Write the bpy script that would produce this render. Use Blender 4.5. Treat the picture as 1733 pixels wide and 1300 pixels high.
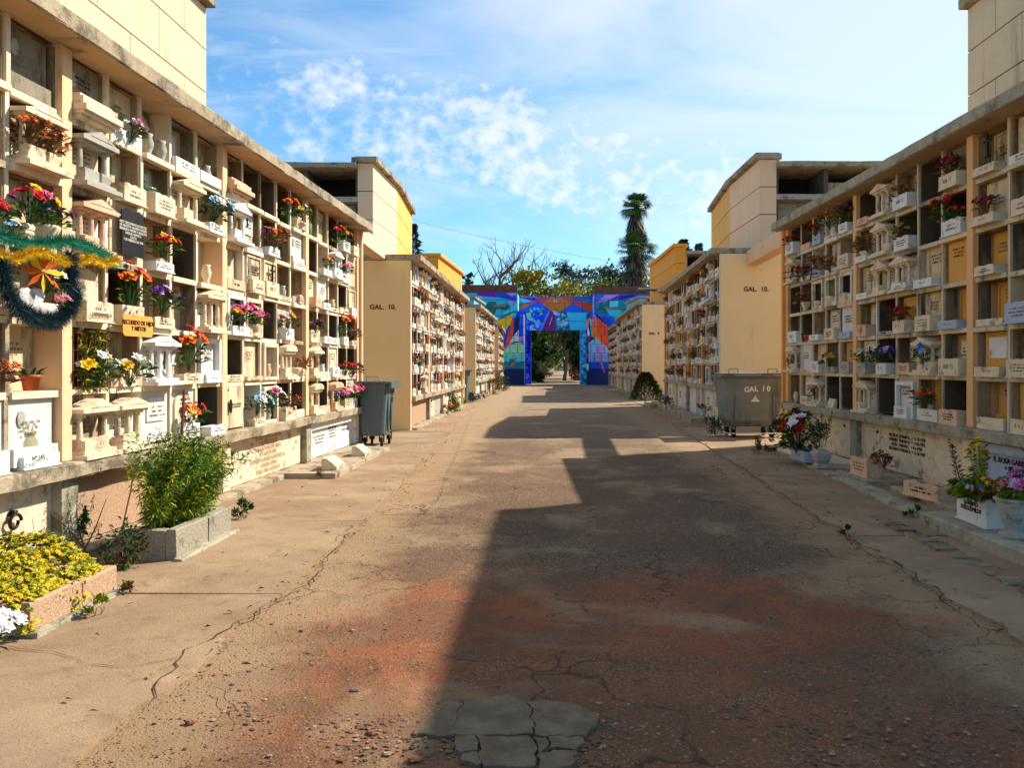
import bpy, math, random
from mathutils import Vector, Matrix, noise
R = math.radians
for o in list(bpy.data.objects): bpy.data.objects.remove(o)
SC = bpy.context.scene
COL = SC.collection
# ------------------------------------------------------------------ camera
cam = bpy.data.objects.new('camera', bpy.data.cameras.new('camera')); COL.objects.link(cam)
cam.location = (0, 0, 1.6); cam.rotation_euler = (R(90), 0, 0)
cam.data.sensor_width = 36; cam.data.lens = 36 * 1350 / 1733
cam.data.shift_x = -65.5 / 1733; cam.data.shift_y = -31 / 1733
cam.data.clip_start = 0.05; cam.data.clip_end = 3000
SC.camera = cam
# ------------------------------------------------------------------ light
SUN_AZ = math.atan2(1.0, 0.55)          # from +Y towards +X
SUN_EL = R(42.5)
SC.view_settings.view_transform = 'Standard'; SC.view_settings.look = 'None'
SC.view_settings.exposure = 0.72; SC.view_settings.gamma = 1
SUN_STRENGTH = 5.0; SKY_STRENGTH = 0.085
sd = Vector((math.sin(SUN_AZ) * math.cos(SUN_EL), math.cos(SUN_AZ) * math.cos(SUN_EL), math.sin(SUN_EL)))
sun = bpy.data.objects.new('sun', bpy.data.lights.new('sun', 'SUN')); COL.objects.link(sun)
sun.data.energy = SUN_STRENGTH; sun.data.angle = R(0.6); sun.data.color = (1, 0.93, 0.82)
sun.rotation_euler = sd.to_track_quat('Z', 'Y').to_euler()
W = bpy.data.worlds.new('World'); SC.world = W; W.use_nodes = True
def world():
    nt = W.node_tree; N = nt.nodes; L = nt.links; N.clear()
    def n(t, **k):
        x = N.new(t)
        for a, b in k.items(): setattr(x, a, b)
        return x
    def m(op, a, b=None, clamp=False):
        x = n('ShaderNodeMath', operation=op, use_clamp=clamp)
        for i, v in enumerate((a, b)):
            if v is None: continue
            if isinstance(v, (int, float)): x.inputs[i].default_value = v
            else: L.new(v, x.inputs[i])
        return x.outputs[0]
    sky = n('ShaderNodeTexSky', sky_type='NISHITA', sun_disc=False)
    sky.sun_elevation = SUN_EL; sky.sun_rotation = SUN_AZ; sky.air_density = 1.0; sky.dust_density = 0.6; sky.ozone_density = 2.2
    tc = n('ShaderNodeTexCoord'); sp = n('ShaderNodeSeparateXYZ'); L.new(tc.outputs['Generated'], sp.inputs[0])
    x, y, z = sp.outputs
    ya = m('MAXIMUM', m('ABSOLUTE', y), 0.15)
    u = m('DIVIDE', x, ya); v = m('DIVIDE', z, ya)          # azimuth / height coordinates of the heavens
    cb = n('ShaderNodeCombineXYZ'); L.new(u, cb.inputs[0]); L.new(v, cb.inputs[1])
    def noi(scale, detail, rough, sx=1, sy=1, rot=0, dist=0):
        mp = n('ShaderNodeMapping'); mp.inputs['Scale'].default_value = (sx, sy, 1); mp.inputs['Rotation'].default_value = (0, 0, rot)
        L.new(cb.outputs[0], mp.inputs[0])
        t = n('ShaderNodeTexNoise'); t.inputs['Scale'].default_value = scale; t.inputs['Detail'].default_value = detail; t.inputs['Roughness'].default_value = rough
        t.inputs['Distortion'].default_value = dist
        L.new(mp.outputs[0], t.inputs[0]); return t.outputs[0]
    def ramp(val, a, b):
        r = n('ShaderNodeMapRange', interpolation_type='SMOOTHSTEP'); r.inputs[1].default_value = a; r.inputs[2].default_value = b
        L.new(val, r.inputs[0]); return r.outputs[0]
    # band of small puffy clouds: line v = .29 - .2u
    line = m('ADD', m('MULTIPLY', u, -0.22), 0.262)
    wob = m('MULTIPLY', m('SUBTRACT', noi(3.0, 3, .5), 0.5), 0.10)
    dist = m('ABSOLUTE', m('SUBTRACT', m('ADD', v, wob), line))
    bandw = ramp(m('SUBTRACT', 0.115, dist), -0.03, 0.085)
    bandx = m('MULTIPLY', m('ADD', m('MULTIPLY', ramp(u, -0.45, -0.12), 0.5), 0.5), m('SUBTRACT', 1.0, ramp(u, 0.28, 0.5)))
    puff = m('ADD', m('MULTIPLY', noi(11, 4, .55, 1, 1.15, 0.3, 0.15), 0.5), m('MULTIPLY', noi(38, 5, .6, 1, 1.25, 0.2, 0.1), 0.5))
    band = ramp(m('ADD', puff, m('MULTIPLY', m('MULTIPLY', bandw, bandx), 0.26)), 0.62, 0.88)
    band = m('MULTIPLY', band, 0.82)
    # thin high veil, denser to the sunward side
    veil = noi(2.2, 5, .55, 1, 3.2, 0.25, 0.7)
    side = m('MULTIPLY', ramp(m('ADD', u, m('MULTIPLY', v, 0.9)), -0.1, 0.95), 0.50)
    vl = ramp(m('ADD', veil, side), 0.42, 0.95)
    vl = m('MULTIPLY', vl, 0.66)
    streak = ramp(noi(3.2, 6, .6, 1, 5.5, 0.32, 0.5), 0.42, 0.75)
    vl = m('MAXIMUM', vl, m('MULTIPLY', streak, 0.42))
    front = m('MULTIPLY', m('ADD', m('MULTIPLY', ramp(y, -0.2, 0.35), 0.85), 0.15), m('SUBTRACT', 1.0, m('MULTIPLY', ramp(u, 1.0, 1.8), 0.5)))
    vl = m('MULTIPLY', vl, front)
    up = m('MULTIPLY', ramp(v, 0.02, 0.12), front)
    cov = m('MAXIMUM', m('MULTIPLY', band, up), vl)
    mix = n('ShaderNodeMix', data_type='RGBA'); L.new(cov, mix.inputs[0])
    tint = n('ShaderNodeMix', data_type='RGBA', blend_type='MULTIPLY'); tint.inputs[0].default_value = 1
    L.new(sky.outputs[0], tint.inputs[6]); tint.inputs[7].default_value = (0.78, 1.29, 1.50, 1)
    L.new(tint.outputs[2], mix.inputs[6]); mix.inputs[7].default_value = (7.2, 7.5, 7.8, 1)
    bg = n('ShaderNodeBackground'); L.new(mix.outputs[2], bg.inputs[0]); bg.inputs[1].default_value = SKY_STRENGTH
    out = n('ShaderNodeOutputWorld'); L.new(bg.outputs[0], out.inputs[0])
world()
SC.cycles.max_bounces = 6; SC.cycles.diffuse_bounces = 3; SC.cycles.transparent_max_bounces = 6
# ------------------------------------------------------------------ materials
def lin(c):
    return tuple(((x / 255) / 12.92 if x / 255 <= .04045 else ((x / 255 + .055) / 1.055) ** 2.4) for x in c)
MATS = {}
def mat(name, rgb, rough=.8, var=.14, scale=6, bump=.25, bscale=60, dirt=None, damt=0.0, dscale=2.0, streak=False, trans=0, metal=0, spec=.3):
    if name in MATS: return MATS[name]
    m = bpy.data.materials.new(name); m.use_nodes = True; nt = m.node_tree; N = nt.nodes; L = nt.links
    b = N['Principled BSDF']; b.inputs['Roughness'].default_value = rough; b.inputs['Metallic'].default_value = metal
    b.inputs['Specular IOR Level'].default_value = spec
    c = lin(rgb)
    geo = N.new('ShaderNodeNewGeometry')
    t = N.new('ShaderNodeTexNoise'); t.inputs['Scale'].default_value = scale; t.inputs['Detail'].default_value = 6; t.inputs['Roughness'].default_value = .65
    L.new(geo.outputs['Position'], t.inputs['Vector'])
    r = N.new('ShaderNodeValToRGB'); L.new(t.outputs[0], r.inputs[0])
    r.color_ramp.elements[0].position = .3; r.color_ramp.elements[1].position = .7
    r.color_ramp.elements[0].color = (*[x * (1 - var) for x in c], 1); r.color_ramp.elements[1].color = (*[min(1, x * (1 + var)) for x in c], 1)
    last = r.outputs[0]
    if dirt:
        d = N.new('ShaderNodeTexNoise'); d.inputs['Scale'].default_value = dscale; d.inputs['Detail'].default_value = 8; d.inputs['Roughness'].default_value = .72
        mp = N.new('ShaderNodeMapping'); mp.inputs['Scale'].default_value = (1.6, 1.6, .35) if streak else (1, 1, 1)
        mp.inputs['Location'].default_value = (hash(name[:3]) % 7, 3.1, 1.7)
        mp.inputs['Location'].default_value = (len(name) * 1.3, 3.1, 1.7)
        L.new(geo.outputs['Position'], mp.inputs[0]); L.new(mp.outputs[0], d.inputs['Vector'])
        dr = N.new('ShaderNodeMapRange'); dr.interpolation_type = 'SMOOTHSTEP'
        dr.inputs[1].default_value = .66 - damt * .25; dr.inputs[2].default_value = .80 - damt * .22; dr.inputs[4].default_value = .85
        L.new(d.outputs[0], dr.inputs[0])
        mx = N.new('ShaderNodeMix'); mx.data_type = 'RGBA'; L.new(dr.outputs[0], mx.inputs[0]); L.new(last, mx.inputs[6]); mx.inputs[7].default_value = (*lin(dirt), 1)
        last = mx.outputs[2]
    L.new(last, b.inputs['Base Color'])
    if bump:
        bt = N.new('ShaderNodeTexNoise'); bt.inputs['Scale'].default_value = bscale; bt.inputs['Detail'].default_value = 4
        L.new(geo.outputs['Position'], bt.inputs['Vector'])
        bp = N.new('ShaderNodeBump'); bp.inputs['Strength'].default_value = bump; bp.inputs['Distance'].default_value = .02
        L.new(bt.outputs[0], bp.inputs['Height']); L.new(bp.outputs[0], b.inputs['Normal'])
    if trans: b.inputs['Transmission Weight'].default_value = trans
    MATS[name] = m; return m
M_ = dict
PEACH = mat('peach_paint', (228, 186, 142), .85, .06, 3, .2, 45, (150, 122, 96), .25, 1.6, True)
ORANGE = mat('orange_paint', (226, 152, 66), .85, .07, 2, .2, 45, (160, 110, 60), .2, 1.2, True)
TAN = mat('tan_wall_paint', (242, 204, 140), .85, .035, 1.2, .15, 45, (204, 160, 100), .3, .9, True)
TANR = mat('amber_wall_paint', (250, 218, 156), .85, .04, 1.2, .15, 45, (212, 166, 104), .3, .9, True)
CREAMW = mat('cream_paint', (226, 200, 160), .85, .06, 3, .2, 45, (140, 118, 90), .3, 1.8, True)
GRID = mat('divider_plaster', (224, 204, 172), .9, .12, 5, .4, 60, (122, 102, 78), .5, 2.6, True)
GRIDR = mat('divider_plaster_shady', (206, 186, 152), .9, .12, 5, .4, 60, (104, 94, 76), .55, 2.6, True)  # darker copy of the divider plaster, the shady side's dimness mixed into it
GRIDW = mat('whitewashed_dividers', (222, 214, 196), .9, .1, 5, .3, 60, (150, 134, 112), .4, 2.6, True)
CONC = mat('weathered_concrete', (168, 150, 122), .92, .2, 5, .6, 55, (84, 74, 58), .75, 2.2)
CONCD = mat('soffit_concrete', (186, 154, 116), .92, .12, 3, .3, 50, (112, 80, 54), .4, 1.8)
CONCG = mat('lichen_concrete', (160, 152, 128), .92, .22, 6, .6, 55, (92, 90, 60), .7, 3.5)
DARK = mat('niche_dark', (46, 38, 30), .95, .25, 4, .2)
DARKW = mat('stained_niche_back', (92, 76, 58), .95, .25, 4, .3, 50, (50, 42, 34), .5, 3)  # dark brown: stain plus the inner shade of open niches, as colour
PINKT = mat('pink_tower_panels', (232, 196, 158), .85, .05, 2, .15, 40, (186, 148, 112), .2, 1.2, True)
YELT = mat('yellow_tower_panels', (234, 176, 92), .85, .05, 2, .15, 40, (190, 130, 70), .2, 1.2, True)
ORT = mat('orange_tower_panels', (228, 156, 60), .85, .06, 2, .15, 40, (176, 112, 50), .25, 1.5, True)
GROOVE = mat('groove_mortar', (150, 108, 68), .95, .2, 5, .2)
BEIGET = mat('beige_tower_panels', (216, 190, 152), .85, .08, 2, .4, 60, (176, 146, 108), .45, 1.6, True)
BLACK = mat('black_paint', (24, 22, 22), .5, .1, 5, 0)
INK = mat('inscription_paint', (128, 110, 90), .8, .2, 20, 0)
INKR = mat('black_inscription', (30, 26, 24), .8, .2, 20, 0)
IRON = mat('dark_iron', (40, 36, 34), .5, .2, 10, .2, 60, None, 0, 1, False, 0, .6)
RUST = mat('rusty_iron', (134, 76, 40), .8, .3, 14, .3)
SOIL = mat('soil', (62, 46, 34), .95, .3, 20, .5)
GRANITE = mat('pink_granite', (176, 142, 112), .85, .32, 55, .5, 90, (96, 76, 62), .4, 30)
GRANITEG = mat('grey_granite', (150, 140, 120), .85, .22, 40, .6, 40, (92, 84, 66), .5, 4)
STONE = {
 'w': mat('white_marble', (218, 214, 206), .6, .09, 5, .15, 60, (146, 134, 118), .5, 5),
 'c': mat('cream_stone', (218, 198, 164), .8, .14, 6, .35, 60, (128, 106, 80), .6, 5),
 'p': mat('peach_stone', (216, 176, 140), .8, .14, 6, .35, 60, (140, 104, 78), .5, 5),
 'g': mat('grey_stone', (166, 160, 146), .8, .14, 6, .3, 60, (94, 88, 74), .5, 4),
 'b': mat('bluegrey_stone', (164, 176, 190), .7, .1, 5, .2, 60, (112, 116, 120), .4, 4),
}
SLAB = {
 'D': mat('cream_niche_slab', (212, 190, 150), .85, .14, 4, .3, 60, (112, 96, 72), .75, 3, True),
 'Y': mat('ochre_niche_slab', (216, 158, 76), .85, .1, 4, .25, 60, (150, 106, 56), .4, 3, True),
 'G': mat('grey_niche_slab', (136, 126, 104), .88, .2, 5, .4, 60, (66, 60, 48), .6, 3, True),
 'W': mat('white_niche_slab', (208, 204, 194), .6, .08, 4, .15, 60, (166, 158, 146), .45, 4),
 'T': mat('teal_niche_slab', (92, 150, 138), .8, .12, 5, .2, 60, (60, 96, 88), .4, 4),
}
GLASS = mat('green_glass', (150, 176, 140), .15, .1, 5, 0, 60, None, 0, 1, False, .55)
CLEAR = mat('yellowish_glass', (210, 200, 160), .2, .1, 5, 0, 60, None, 0, 1, False, .6)
TERRA = mat('terracotta', (196, 96, 56), .8, .12, 10, .2)
FC = {
 'r': (206, 26, 30), 'o': (232, 98, 22), 'y': (240, 190, 30), 'p': (232, 92, 150), 'v': (102, 44, 140), 'w': (240, 234, 224),
 'b': (50, 110, 205), 'd': (124, 62, 30), 'k': (84, 28, 26), 'l': (196, 170, 210), 't': (232, 150, 120), 's': (140, 190, 215), 'm': (196, 24, 92), 'h': (190, 160, 110)}
FM = {k: mat('petal_' + n, tuple(int(.86 * x + .06 * (sum(FC[k]) / 3)) for x in FC[k]), .75, .3, 30, 0) for k, n in dict(r='red', o='orange', y='yellow', p='pink', v='purple', w='white', b='blue', d='dry_brown', k='dark_maroon', l='lilac', t='salmon', s='pale_blue', m='magenta', h='straw').items()}
LEAF = mat('leaf_green', (44, 92, 34), .6, .3, 30, 0)
LEAFD = mat('leaf_dark_green', (30, 62, 30), .6, .3, 30, 0)
LEAFY = mat('leaf_yellow_green', (148, 150, 26), .6, .3, 30, 0)
LEAFO = mat('leaf_olive', (104, 108, 30), .6, .35, 20, 0)
TWIG = mat('dry_twig', (112, 84, 54), .9, .2, 20, 0)
def foliage(*names):
    for m in names:
        b = m.node_tree.nodes['Principled BSDF']; b.inputs['Specular IOR Level'].default_value = .15
foliage(LEAF, LEAFD, LEAFY, LEAFO, TWIG, *FM.values())

# ------------------------------------------------------------------ mesh builder
class MB:
    def __init__(s, fr=None): s.v = []; s.f = []; s.mi = []; s.mats = []; s.fr = fr
    def m(s, mt):
        if mt not in s.mats: s.mats.append(mt)
        return s.mats.index(mt)
    def add(s, vs, fs, mt):
        k = len(s.v); i = s.m(mt)
        s.v += [s.fr.P(*p) if s.fr else Vector(p) for p in vs]
        for f in fs: s.f.append([k + j for j in f]); s.mi.append(i)
    def box(s, x0, x1, y0, y1, z0, z1, mt):
        s.add([(x0, y0, z0), (x1, y0, z0), (x1, y1, z0), (x0, y1, z0), (x0, y0, z1), (x1, y0, z1), (x1, y1, z1), (x0, y1, z1)],
              [(0, 3, 2, 1), (4, 5, 6, 7), (0, 1, 5, 4), (1, 2, 6, 5), (2, 3, 7, 6), (3, 0, 4, 7)], mt)
    def rbox(s, x0, x1, y0, y1, z0, z1, mt, step=.25, j=.006, rnd=random):
        """a box cut along x whose edges wander a little, as worn concrete does; its long edges are chamfered"""
        n = max(2, int(abs(x1 - x0) / step)); c = min(.012, abs(y1 - y0) / 5, abs(z1 - z0) / 5)
        ya, yb = min(y0, y1), max(y0, y1)
        prof = [(ya + c, z0), (yb - c, z0), (yb, z0 + c), (yb, z1 - c), (yb - c, z1), (ya + c, z1), (ya, z1 - c), (ya, z0 + c)]
        vs = []; fs = []
        for i in range(n + 1):
            x = x0 + (x1 - x0) * i / n
            for (y, z) in prof: vs.append((x, y + rnd.uniform(-j, j), z + rnd.uniform(-j, j)))
        for i in range(n):
            for k in range(8):
                a = i * 8 + k; b = i * 8 + (k + 1) % 8
                fs.append((a, b, b + 8, a + 8))
        fs.append(tuple(range(8))[::-1]); fs.append(tuple(n * 8 + k for k in range(8)))
        s.add(vs, fs, mt)
    def prism(s, poly, a0, a1, mt, axis='y'):
        """poly in the plane across axis; axis y: (x,z), x: (y,z), z: (x,y)"""
        def p(q, a): return (q[0], a, q[1]) if axis == 'y' else ((a, q[0], q[1]) if axis == 'x' else (q[0], q[1], a))
        n = len(poly); vs = [p(q, a0) for q in poly] + [p(q, a1) for q in poly]
        fs = [tuple(range(n))[::-1], tuple(range(n, 2 * n))] + [(i, (i + 1) % n, n + (i + 1) % n, n + i) for i in range(n)]
        s.add(vs, fs, mt)
    def lathe(s, prof, cx, cy, mt, n=12, z0=0, sx=1, sy=1, rot=0, cap=True):
        vs = []; fs = []
        for r, z in prof:
            for k in range(n):
                a = 2 * math.pi * k / n + rot; vs.append((cx + r * math.cos(a) * sx, cy + r * math.sin(a) * sy, z0 + z))
        for i in range(len(prof) - 1):
            for k in range(n):
                a = i * n + k; b = i * n + (k + 1) % n; fs.append((a, b, b + n, a + n))
        if cap: fs.append(tuple(range(n))[::-1]); fs.append(tuple((len(prof) - 1) * n + k for k in range(n)))
        s.add(vs, fs, mt)
    def tube(s, pts, rad, mt, n=6, cap=True):
        pts = [Vector(p) for p in pts]
        if isinstance(rad, (int, float)): rad = [rad] * len(pts)
        vs = []; fs = []
        for i, p in enumerate(pts):
            d = (pts[min(i + 1, len(pts) - 1)] - pts[max(i - 1, 0)])
            if d.length < 1e-9: d = Vector((0, 0, 1))
            d.normalize(); a = d.orthogonal() if i == 0 else (a0 - d * a0.dot(d))
            if a.length < 1e-6: a = d.orthogonal()
            a.normalize(); a0 = a; b = d.cross(a)
            for k in range(n):
                t = 2 * math.pi * k / n; vs.append(tuple(p + (a * math.cos(t) + b * math.sin(t)) * rad[i]))
        for i in range(len(pts) - 1):
            for k in range(n):
                q = i * n + k; r = i * n + (k + 1) % n; fs.append((q, r, r + n, q + n))
        if cap: fs.append(tuple(range(n))[::-1]); fs.append(tuple((len(pts) - 1) * n + k for k in range(n)))
        s.add(vs, fs, mt)
    def mesh(s, name='m', smooth=False):
        me = bpy.data.meshes.new(name); me.from_pydata([tuple(v) for v in s.v], [], s.f)
        for mt in s.mats: me.materials.append(mt)
        me.polygons.foreach_set('material_index', s.mi)
        if smooth: me.polygons.foreach_set('use_smooth', [True] * len(s.f))
        me.update(); return me
    def build(s, name, parent=None, smooth=False, **k):
        o = bpy.data.objects.new(name, s.mesh(name, smooth)); COL.objects.link(o); o.parent = parent
        if k: tag(o, **k)
        return o
def tag(o, label=None, cat=None, group=None, kind=None):
    if label: o['label'] = label
    if cat: o['category'] = cat
    if group: o['group'] = group
    if kind: o['kind'] = kind
    return o
def empty(name, loc=(0, 0, 0), rz=0, **k):
    o = bpy.data.objects.new(name, None); COL.objects.link(o); o.location = loc; o.rotation_euler = (0, 0, rz); o.empty_display_size = .2
    return tag(o, **k)
def part(name, me, parent, loc=(0, 0, 0), rot=(0, 0, 0), sc=1):
    o = bpy.data.objects.new(name, me); COL.objects.link(o); o.parent = parent; o.location = loc; o.rotation_euler = rot
    if sc != 1: o.scale = (sc,) * 3
    return o
class Frame:
    """front line of a gallery: u runs away from the camera, d sticks out into the alley"""
    def __init__(s, x0, y0, x1, y1, side):
        s.o = Vector((x0, y0, 0)); t = Vector((x1 - x0, y1 - y0, 0)); s.L = t.length; s.u = t.normalized()
        s.n = Vector((s.u.y, -s.u.x, 0)) if side == 'L' else Vector((-s.u.y, s.u.x, 0))
        s.rz = math.atan2(s.n.y, s.n.x) + math.pi / 2; s.side = side
    def P(s, u, d, z): return s.o + s.u * u + s.n * d + Vector((0, 0, z))
TEXTS = {}
def text_mesh(txt, size, mt, align='CENTER', depth=.002, bold=0):
    key = (txt, size, mt.name, align)
    if key in TEXTS: return TEXTS[key]
    cu = bpy.data.curves.new('t', 'FONT'); cu.body = txt; cu.size = size; cu.align_x = align; cu.align_y = 'CENTER'; cu.extrude = depth; cu.space_line = .95; cu.offset = bold; cu.resolution_u = 3
    o = bpy.data.objects.new('t', cu); COL.objects.link(o); bpy.context.view_layer.update()
    me = bpy.data.meshes.new_from_object(o.evaluated_get(bpy.context.evaluated_depsgraph_get()))
    bpy.data.objects.remove(o); me.materials.clear(); me.materials.append(mt); TEXTS[key] = me
    return me
def lettering(txt, size, mt, loc, rz, parent, align='CENTER', name='lettering', bold=0, rx=90, rot=None):
    """text standing upright and facing local -Y turned by rz"""
    me = text_mesh(txt, size, mt, align, .002, bold)
    o = part(name, me, parent, loc, rot or (R(rx), 0, rz)); return o
def glyphs(lines, w, h, seed, mt=INK, y=0):
    """worn, unreadable engraved lines: rows of tiny strokes"""
    r = random.Random(seed); mb = MB(); lh = h / lines
    for i in range(lines):
        ww = w * r.uniform(.5, 1); x = -ww / 2; zc = h / 2 - lh * (i + .5); ch = lh * .5
        while x < ww / 2:
            cwd = ch * .5
            if r.random() < .83:
                t = ch * .16
                mb.box(x, x + t, y - .002, y, zc - ch / 2, zc + ch / 2, mt)
                if r.random() < .6: mb.box(x + t, x + cwd, y - .002, y, zc + ch * r.choice((-.5, -.05, .38)), zc + ch * r.choice((-.5, -.05, .38)) + ch * .14, mt)
                if r.random() < .5: mb.box(x + cwd - t, x + cwd, y - .0023, y, zc - ch / 2, zc + ch * .45, mt)
            x += cwd * 1.45
    return mb.mesh('inscription')
# ------------------------------------------------------------------ small things kept in the niches (front faces local -Y, origin at base centre)
def bloom(mb, c, d, r, col, rnd, dark=None):
    d = d.normalized(); a = d.orthogonal().normalized(); b = d.cross(a); ph = rnd.uniform(0, 6.28)
    for ring, (n, rr, lift) in enumerate(((6, r, .25), (5, r * .62, .7))):
        for k in range(n):
            t = ph + ring * .5 + 2 * math.pi * k / n; dt = math.pi / n * 1.05
            e0 = a * math.cos(t - dt) + b * math.sin(t - dt); e1 = a * math.cos(t + dt) + b * math.sin(t + dt); em = a * math.cos(t) + b * math.sin(t)
            rr2 = rr * rnd.uniform(.85, 1.12)
            mb.add([c, c + e0 * rr2 * .68 + d * rr2 * lift * .7, c + em * rr2 + d * rr2 * lift * rnd.uniform(.6, 1.2), c + e1 * rr2 * .68 + d * rr2 * lift * .7], [(0, 1, 2, 3)], col)
    if dark: mb.add([c + d * r * .25 + (a * math.cos(k * 1.57) + b * math.sin(k * 1.57)) * r * .22 for k in range(4)], [(0, 1, 2, 3)], dark)
def leafblade(mb, p, d, L, w, mt, rnd):
    d = d.normalized(); s = d.cross(Vector((rnd.uniform(-1, 1), rnd.uniform(-1, 1), rnd.uniform(.2, 1)))).normalized() * w
    m = p + d * L * .5; e = p + d * L - Vector((0, 0, L * .25))
    mb.add([p, m - s, e, m + s], [(0, 1, 2, 3)], mt)
def bouquet(cols, seed, n=15, R_=.15, H=.22, br=.036, leaf=LEAF, nl=45, dry=False, tall=1, lean=.35):
    rnd = random.Random(seed); bl = MB(); fo = MB()
    for i in range(n):
        a = rnd.uniform(0, 6.28); q = rnd.random() ** .5
        p = Vector((math.cos(a) * q * R_ * 1.1, math.sin(a) * q * R_ * .7 - lean * .12, H * tall * (.45 + .62 * (1 - q * .6) * rnd.uniform(.75, 1.1))))
        dr = Vector((p.x, p.y * 1.5 - .06, p.z * .7 + .02))
        bloom(bl, p, dr, br * rnd.uniform(.75, 1.25), FM[rnd.choice(cols)], rnd, FM['y'] if rnd.random() < .25 else None)
        fo.tube([(0, 0, 0), p * .5 + Vector((0, 0, .02)), p], .0025, TWIG if dry else leaf, 3, False)
    for i in range(nl):
        a = rnd.uniform(0, 6.28); q = rnd.random() ** .5
        p = Vector((math.cos(a) * q * R_ * .8, math.sin(a) * q * R_ * .6 - lean * .08, H * tall * rnd.uniform(.15, .8)))
        d = Vector((math.cos(a), math.sin(a) - .3, rnd.uniform(-.1, .9)))
        if dry: fo.tube([p, p + d.normalized() * rnd.uniform(.05, .11)], [.003, .001], rnd.choice((TWIG, FM['d'], TWIG)), 3, False)
        leafblade(fo, p, d, rnd.uniform(.05, .1), rnd.uniform(.008, .018), rnd.choice((TWIG, FM['d'], FM['h'])) if dry else rnd.choice((leaf, leaf, LEAFD, LEAFO)), rnd)
    return dict(name='bouquet', cat='flowers', parts=[('blooms', bl.mesh(), []), ('foliage', fo.mesh(), [])])
COLN = dict(r='red', o='orange', y='yellow', p='pink', v='purple', w='white', b='blue', d='dried brown', k='dark maroon', l='lilac', t='salmon', s='pale blue', m='magenta', h='straw coloured')
PROTO = {}
BK = {  # bouquet kinds: colours, options
 'r': ('rrrk', {}), 'o': ('ooyr', {}), 'y': ('yyyo', {}), 'p': ('ppmw', {}), 'v': ('vvlv', {}), 'w': ('wwwy', {}), 'b': ('bbsw', {}),
 'm': ('rwyp', {}), 'x': ('rvbk', {}), 'yr': ('yyrp', {}), 'wr': ('wwry', dict(br=.045)), 'op': ('ooop', dict(br=.05, n=9)), 't': ('tpp', dict(br=.05, n=10)), 'mp': ('mmpw', {}),
 's': ('ssbw', dict(br=.045)), 'l': ('lwlp', {}), 'ov': ('oovd', dict(dry=True)),
 'd': ('dddo', dict(dry=True, n=20, br=.026)), 'do': ('oood', dict(dry=True, n=22, br=.024)), 'k': ('kkdr', dict(dry=True, n=20)), 'h': ('hhwd', dict(dry=True, n=18, br=.026)), 'hy': ('hhyd', dict(dry=True, n=22, br=.022)),
 'R': ('rrro', dict(n=12, br=.055, H=.34, R_=.14)), 'pw': ('pww', dict(br=.055, n=9))}
BNAME = dict(m='red, white and yellow', x='red and purple', yr='yellow and red', wr='white and red', op='orange and pink', mp='magenta', ov='dried orange and purple', do='dried orange', hy='dried straw yellow', h='dried straw', k='withered maroon', d='withered brown', R='large glowing red', pw='pink and white', s='pale blue', t='salmon pink', l='lilac and white')
def get_bq(k, v):
    key = ('F', k, v)
    if key not in PROTO:
        c, o = BK[k]; p = bouquet(c, len(k) * 100 + ord(k[0]) * 7 + v, **o); p['desc'] = BNAME.get(k, COLN.get(k, k)) + ' flowers'; PROTO[key] = p
    return PROTO[key]
SN = dict(w='white', c='cream', p='peach', g='grey', b='blue-grey')
def proto(key, fn):
    if key not in PROTO: PROTO[key] = fn()
    return PROTO[key]
def P_box(col, v):
    def f():
        r = random.Random(v * 13 + 5); st = STONE[col]; w = r.choice((.21, .235, .18)); h = r.choice((.10, .14, .17, .2)); dp = .085
        mb = MB(); t = 0.02
        # scalloped front board
        n = 12; top = []
        for i in range(n + 1):
            x = -w + 2 * w * i / n; sc = (0, .014, .012)[v % 3] * abs(math.sin(i / n * math.pi * (2 if v % 2 else 3)))
            top.append((x, h + sc))
        poly = [(-w, 0), (w, 0)] + top[::-1]
        mb.prism(poly, -dp, -dp + t, st)
        mb.box(-w, -w + t, -dp + t, dp, 0, h, st); mb.box(w - t, w, -dp + t, dp, 0, h, st); mb.box(-w + t, w - t, dp - t, dp, 0, h, st)
        mb.box(-w - .012, w + .012, -dp - .012, dp, -.012, 0, st)
        s = MB(); s.box(-w + t, w - t, -dp + t, dp - t, 0, h * .82, SOIL)
        return dict(name='flower_box', cat='flower box', desc=SN[col] + ' stone flower box', parts=[('planter_body', mb.mesh(), [('inscription', glyphs(1 + v % 3, w * (1.0 + .2 * (v % 3)), h * .55, v, INKR if v % 4 == 1 else INK), (0, -dp, h * .52))]), ('soil', s.mesh(), [])])
    return proto(('B', col, v), f)
def P_urn(col, v):
    def f():
        mb = MB(); st = STONE[col]
        prof = [(.05, 0), (.062, .012), (.062, .03), (.045, .04), (.07, .08), (.1, .145), (.1, .165), (.088, .17), (.082, .168), (.07, .15)] if v % 2 else [(.07, 0), (.07, .02), (.05, .035), (.075, .06), (.075, .085), (.085, .09), (.085, .12), (.066, .125), (.06, .14), (.05, .13)]
        n = 4 if v < 2 else 12
        mb.lathe(prof, 0, 0, st, n, 0, 1.15, .95, math.pi / 4 if n == 4 else 0)
        return dict(name='stone_urn', cat='urn', desc=SN[col] + (' square stone urn' if n == 4 else ' round stone urn'), mesh=mb.mesh('stone_urn', n > 4))
    return proto(('U', col, v), f)
def P_jar(mt, nm, s=1):
    def f():
        mb = MB(); mb.lathe([(.085, 0), (.1, .015), (.1, .2), (.085, .23), (.082, .26), (.088, .262), (.088, .285), (.08, .285), (.076, .24), (.092, .2), (.092, .02)], 0, 0, mt, 20, 0, s, s)
        return dict(name='glass_jar', cat='jar', desc=nm, mesh=mb.mesh('glass_jar', True))
    return proto(('J', mt.name, s), f)
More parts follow.
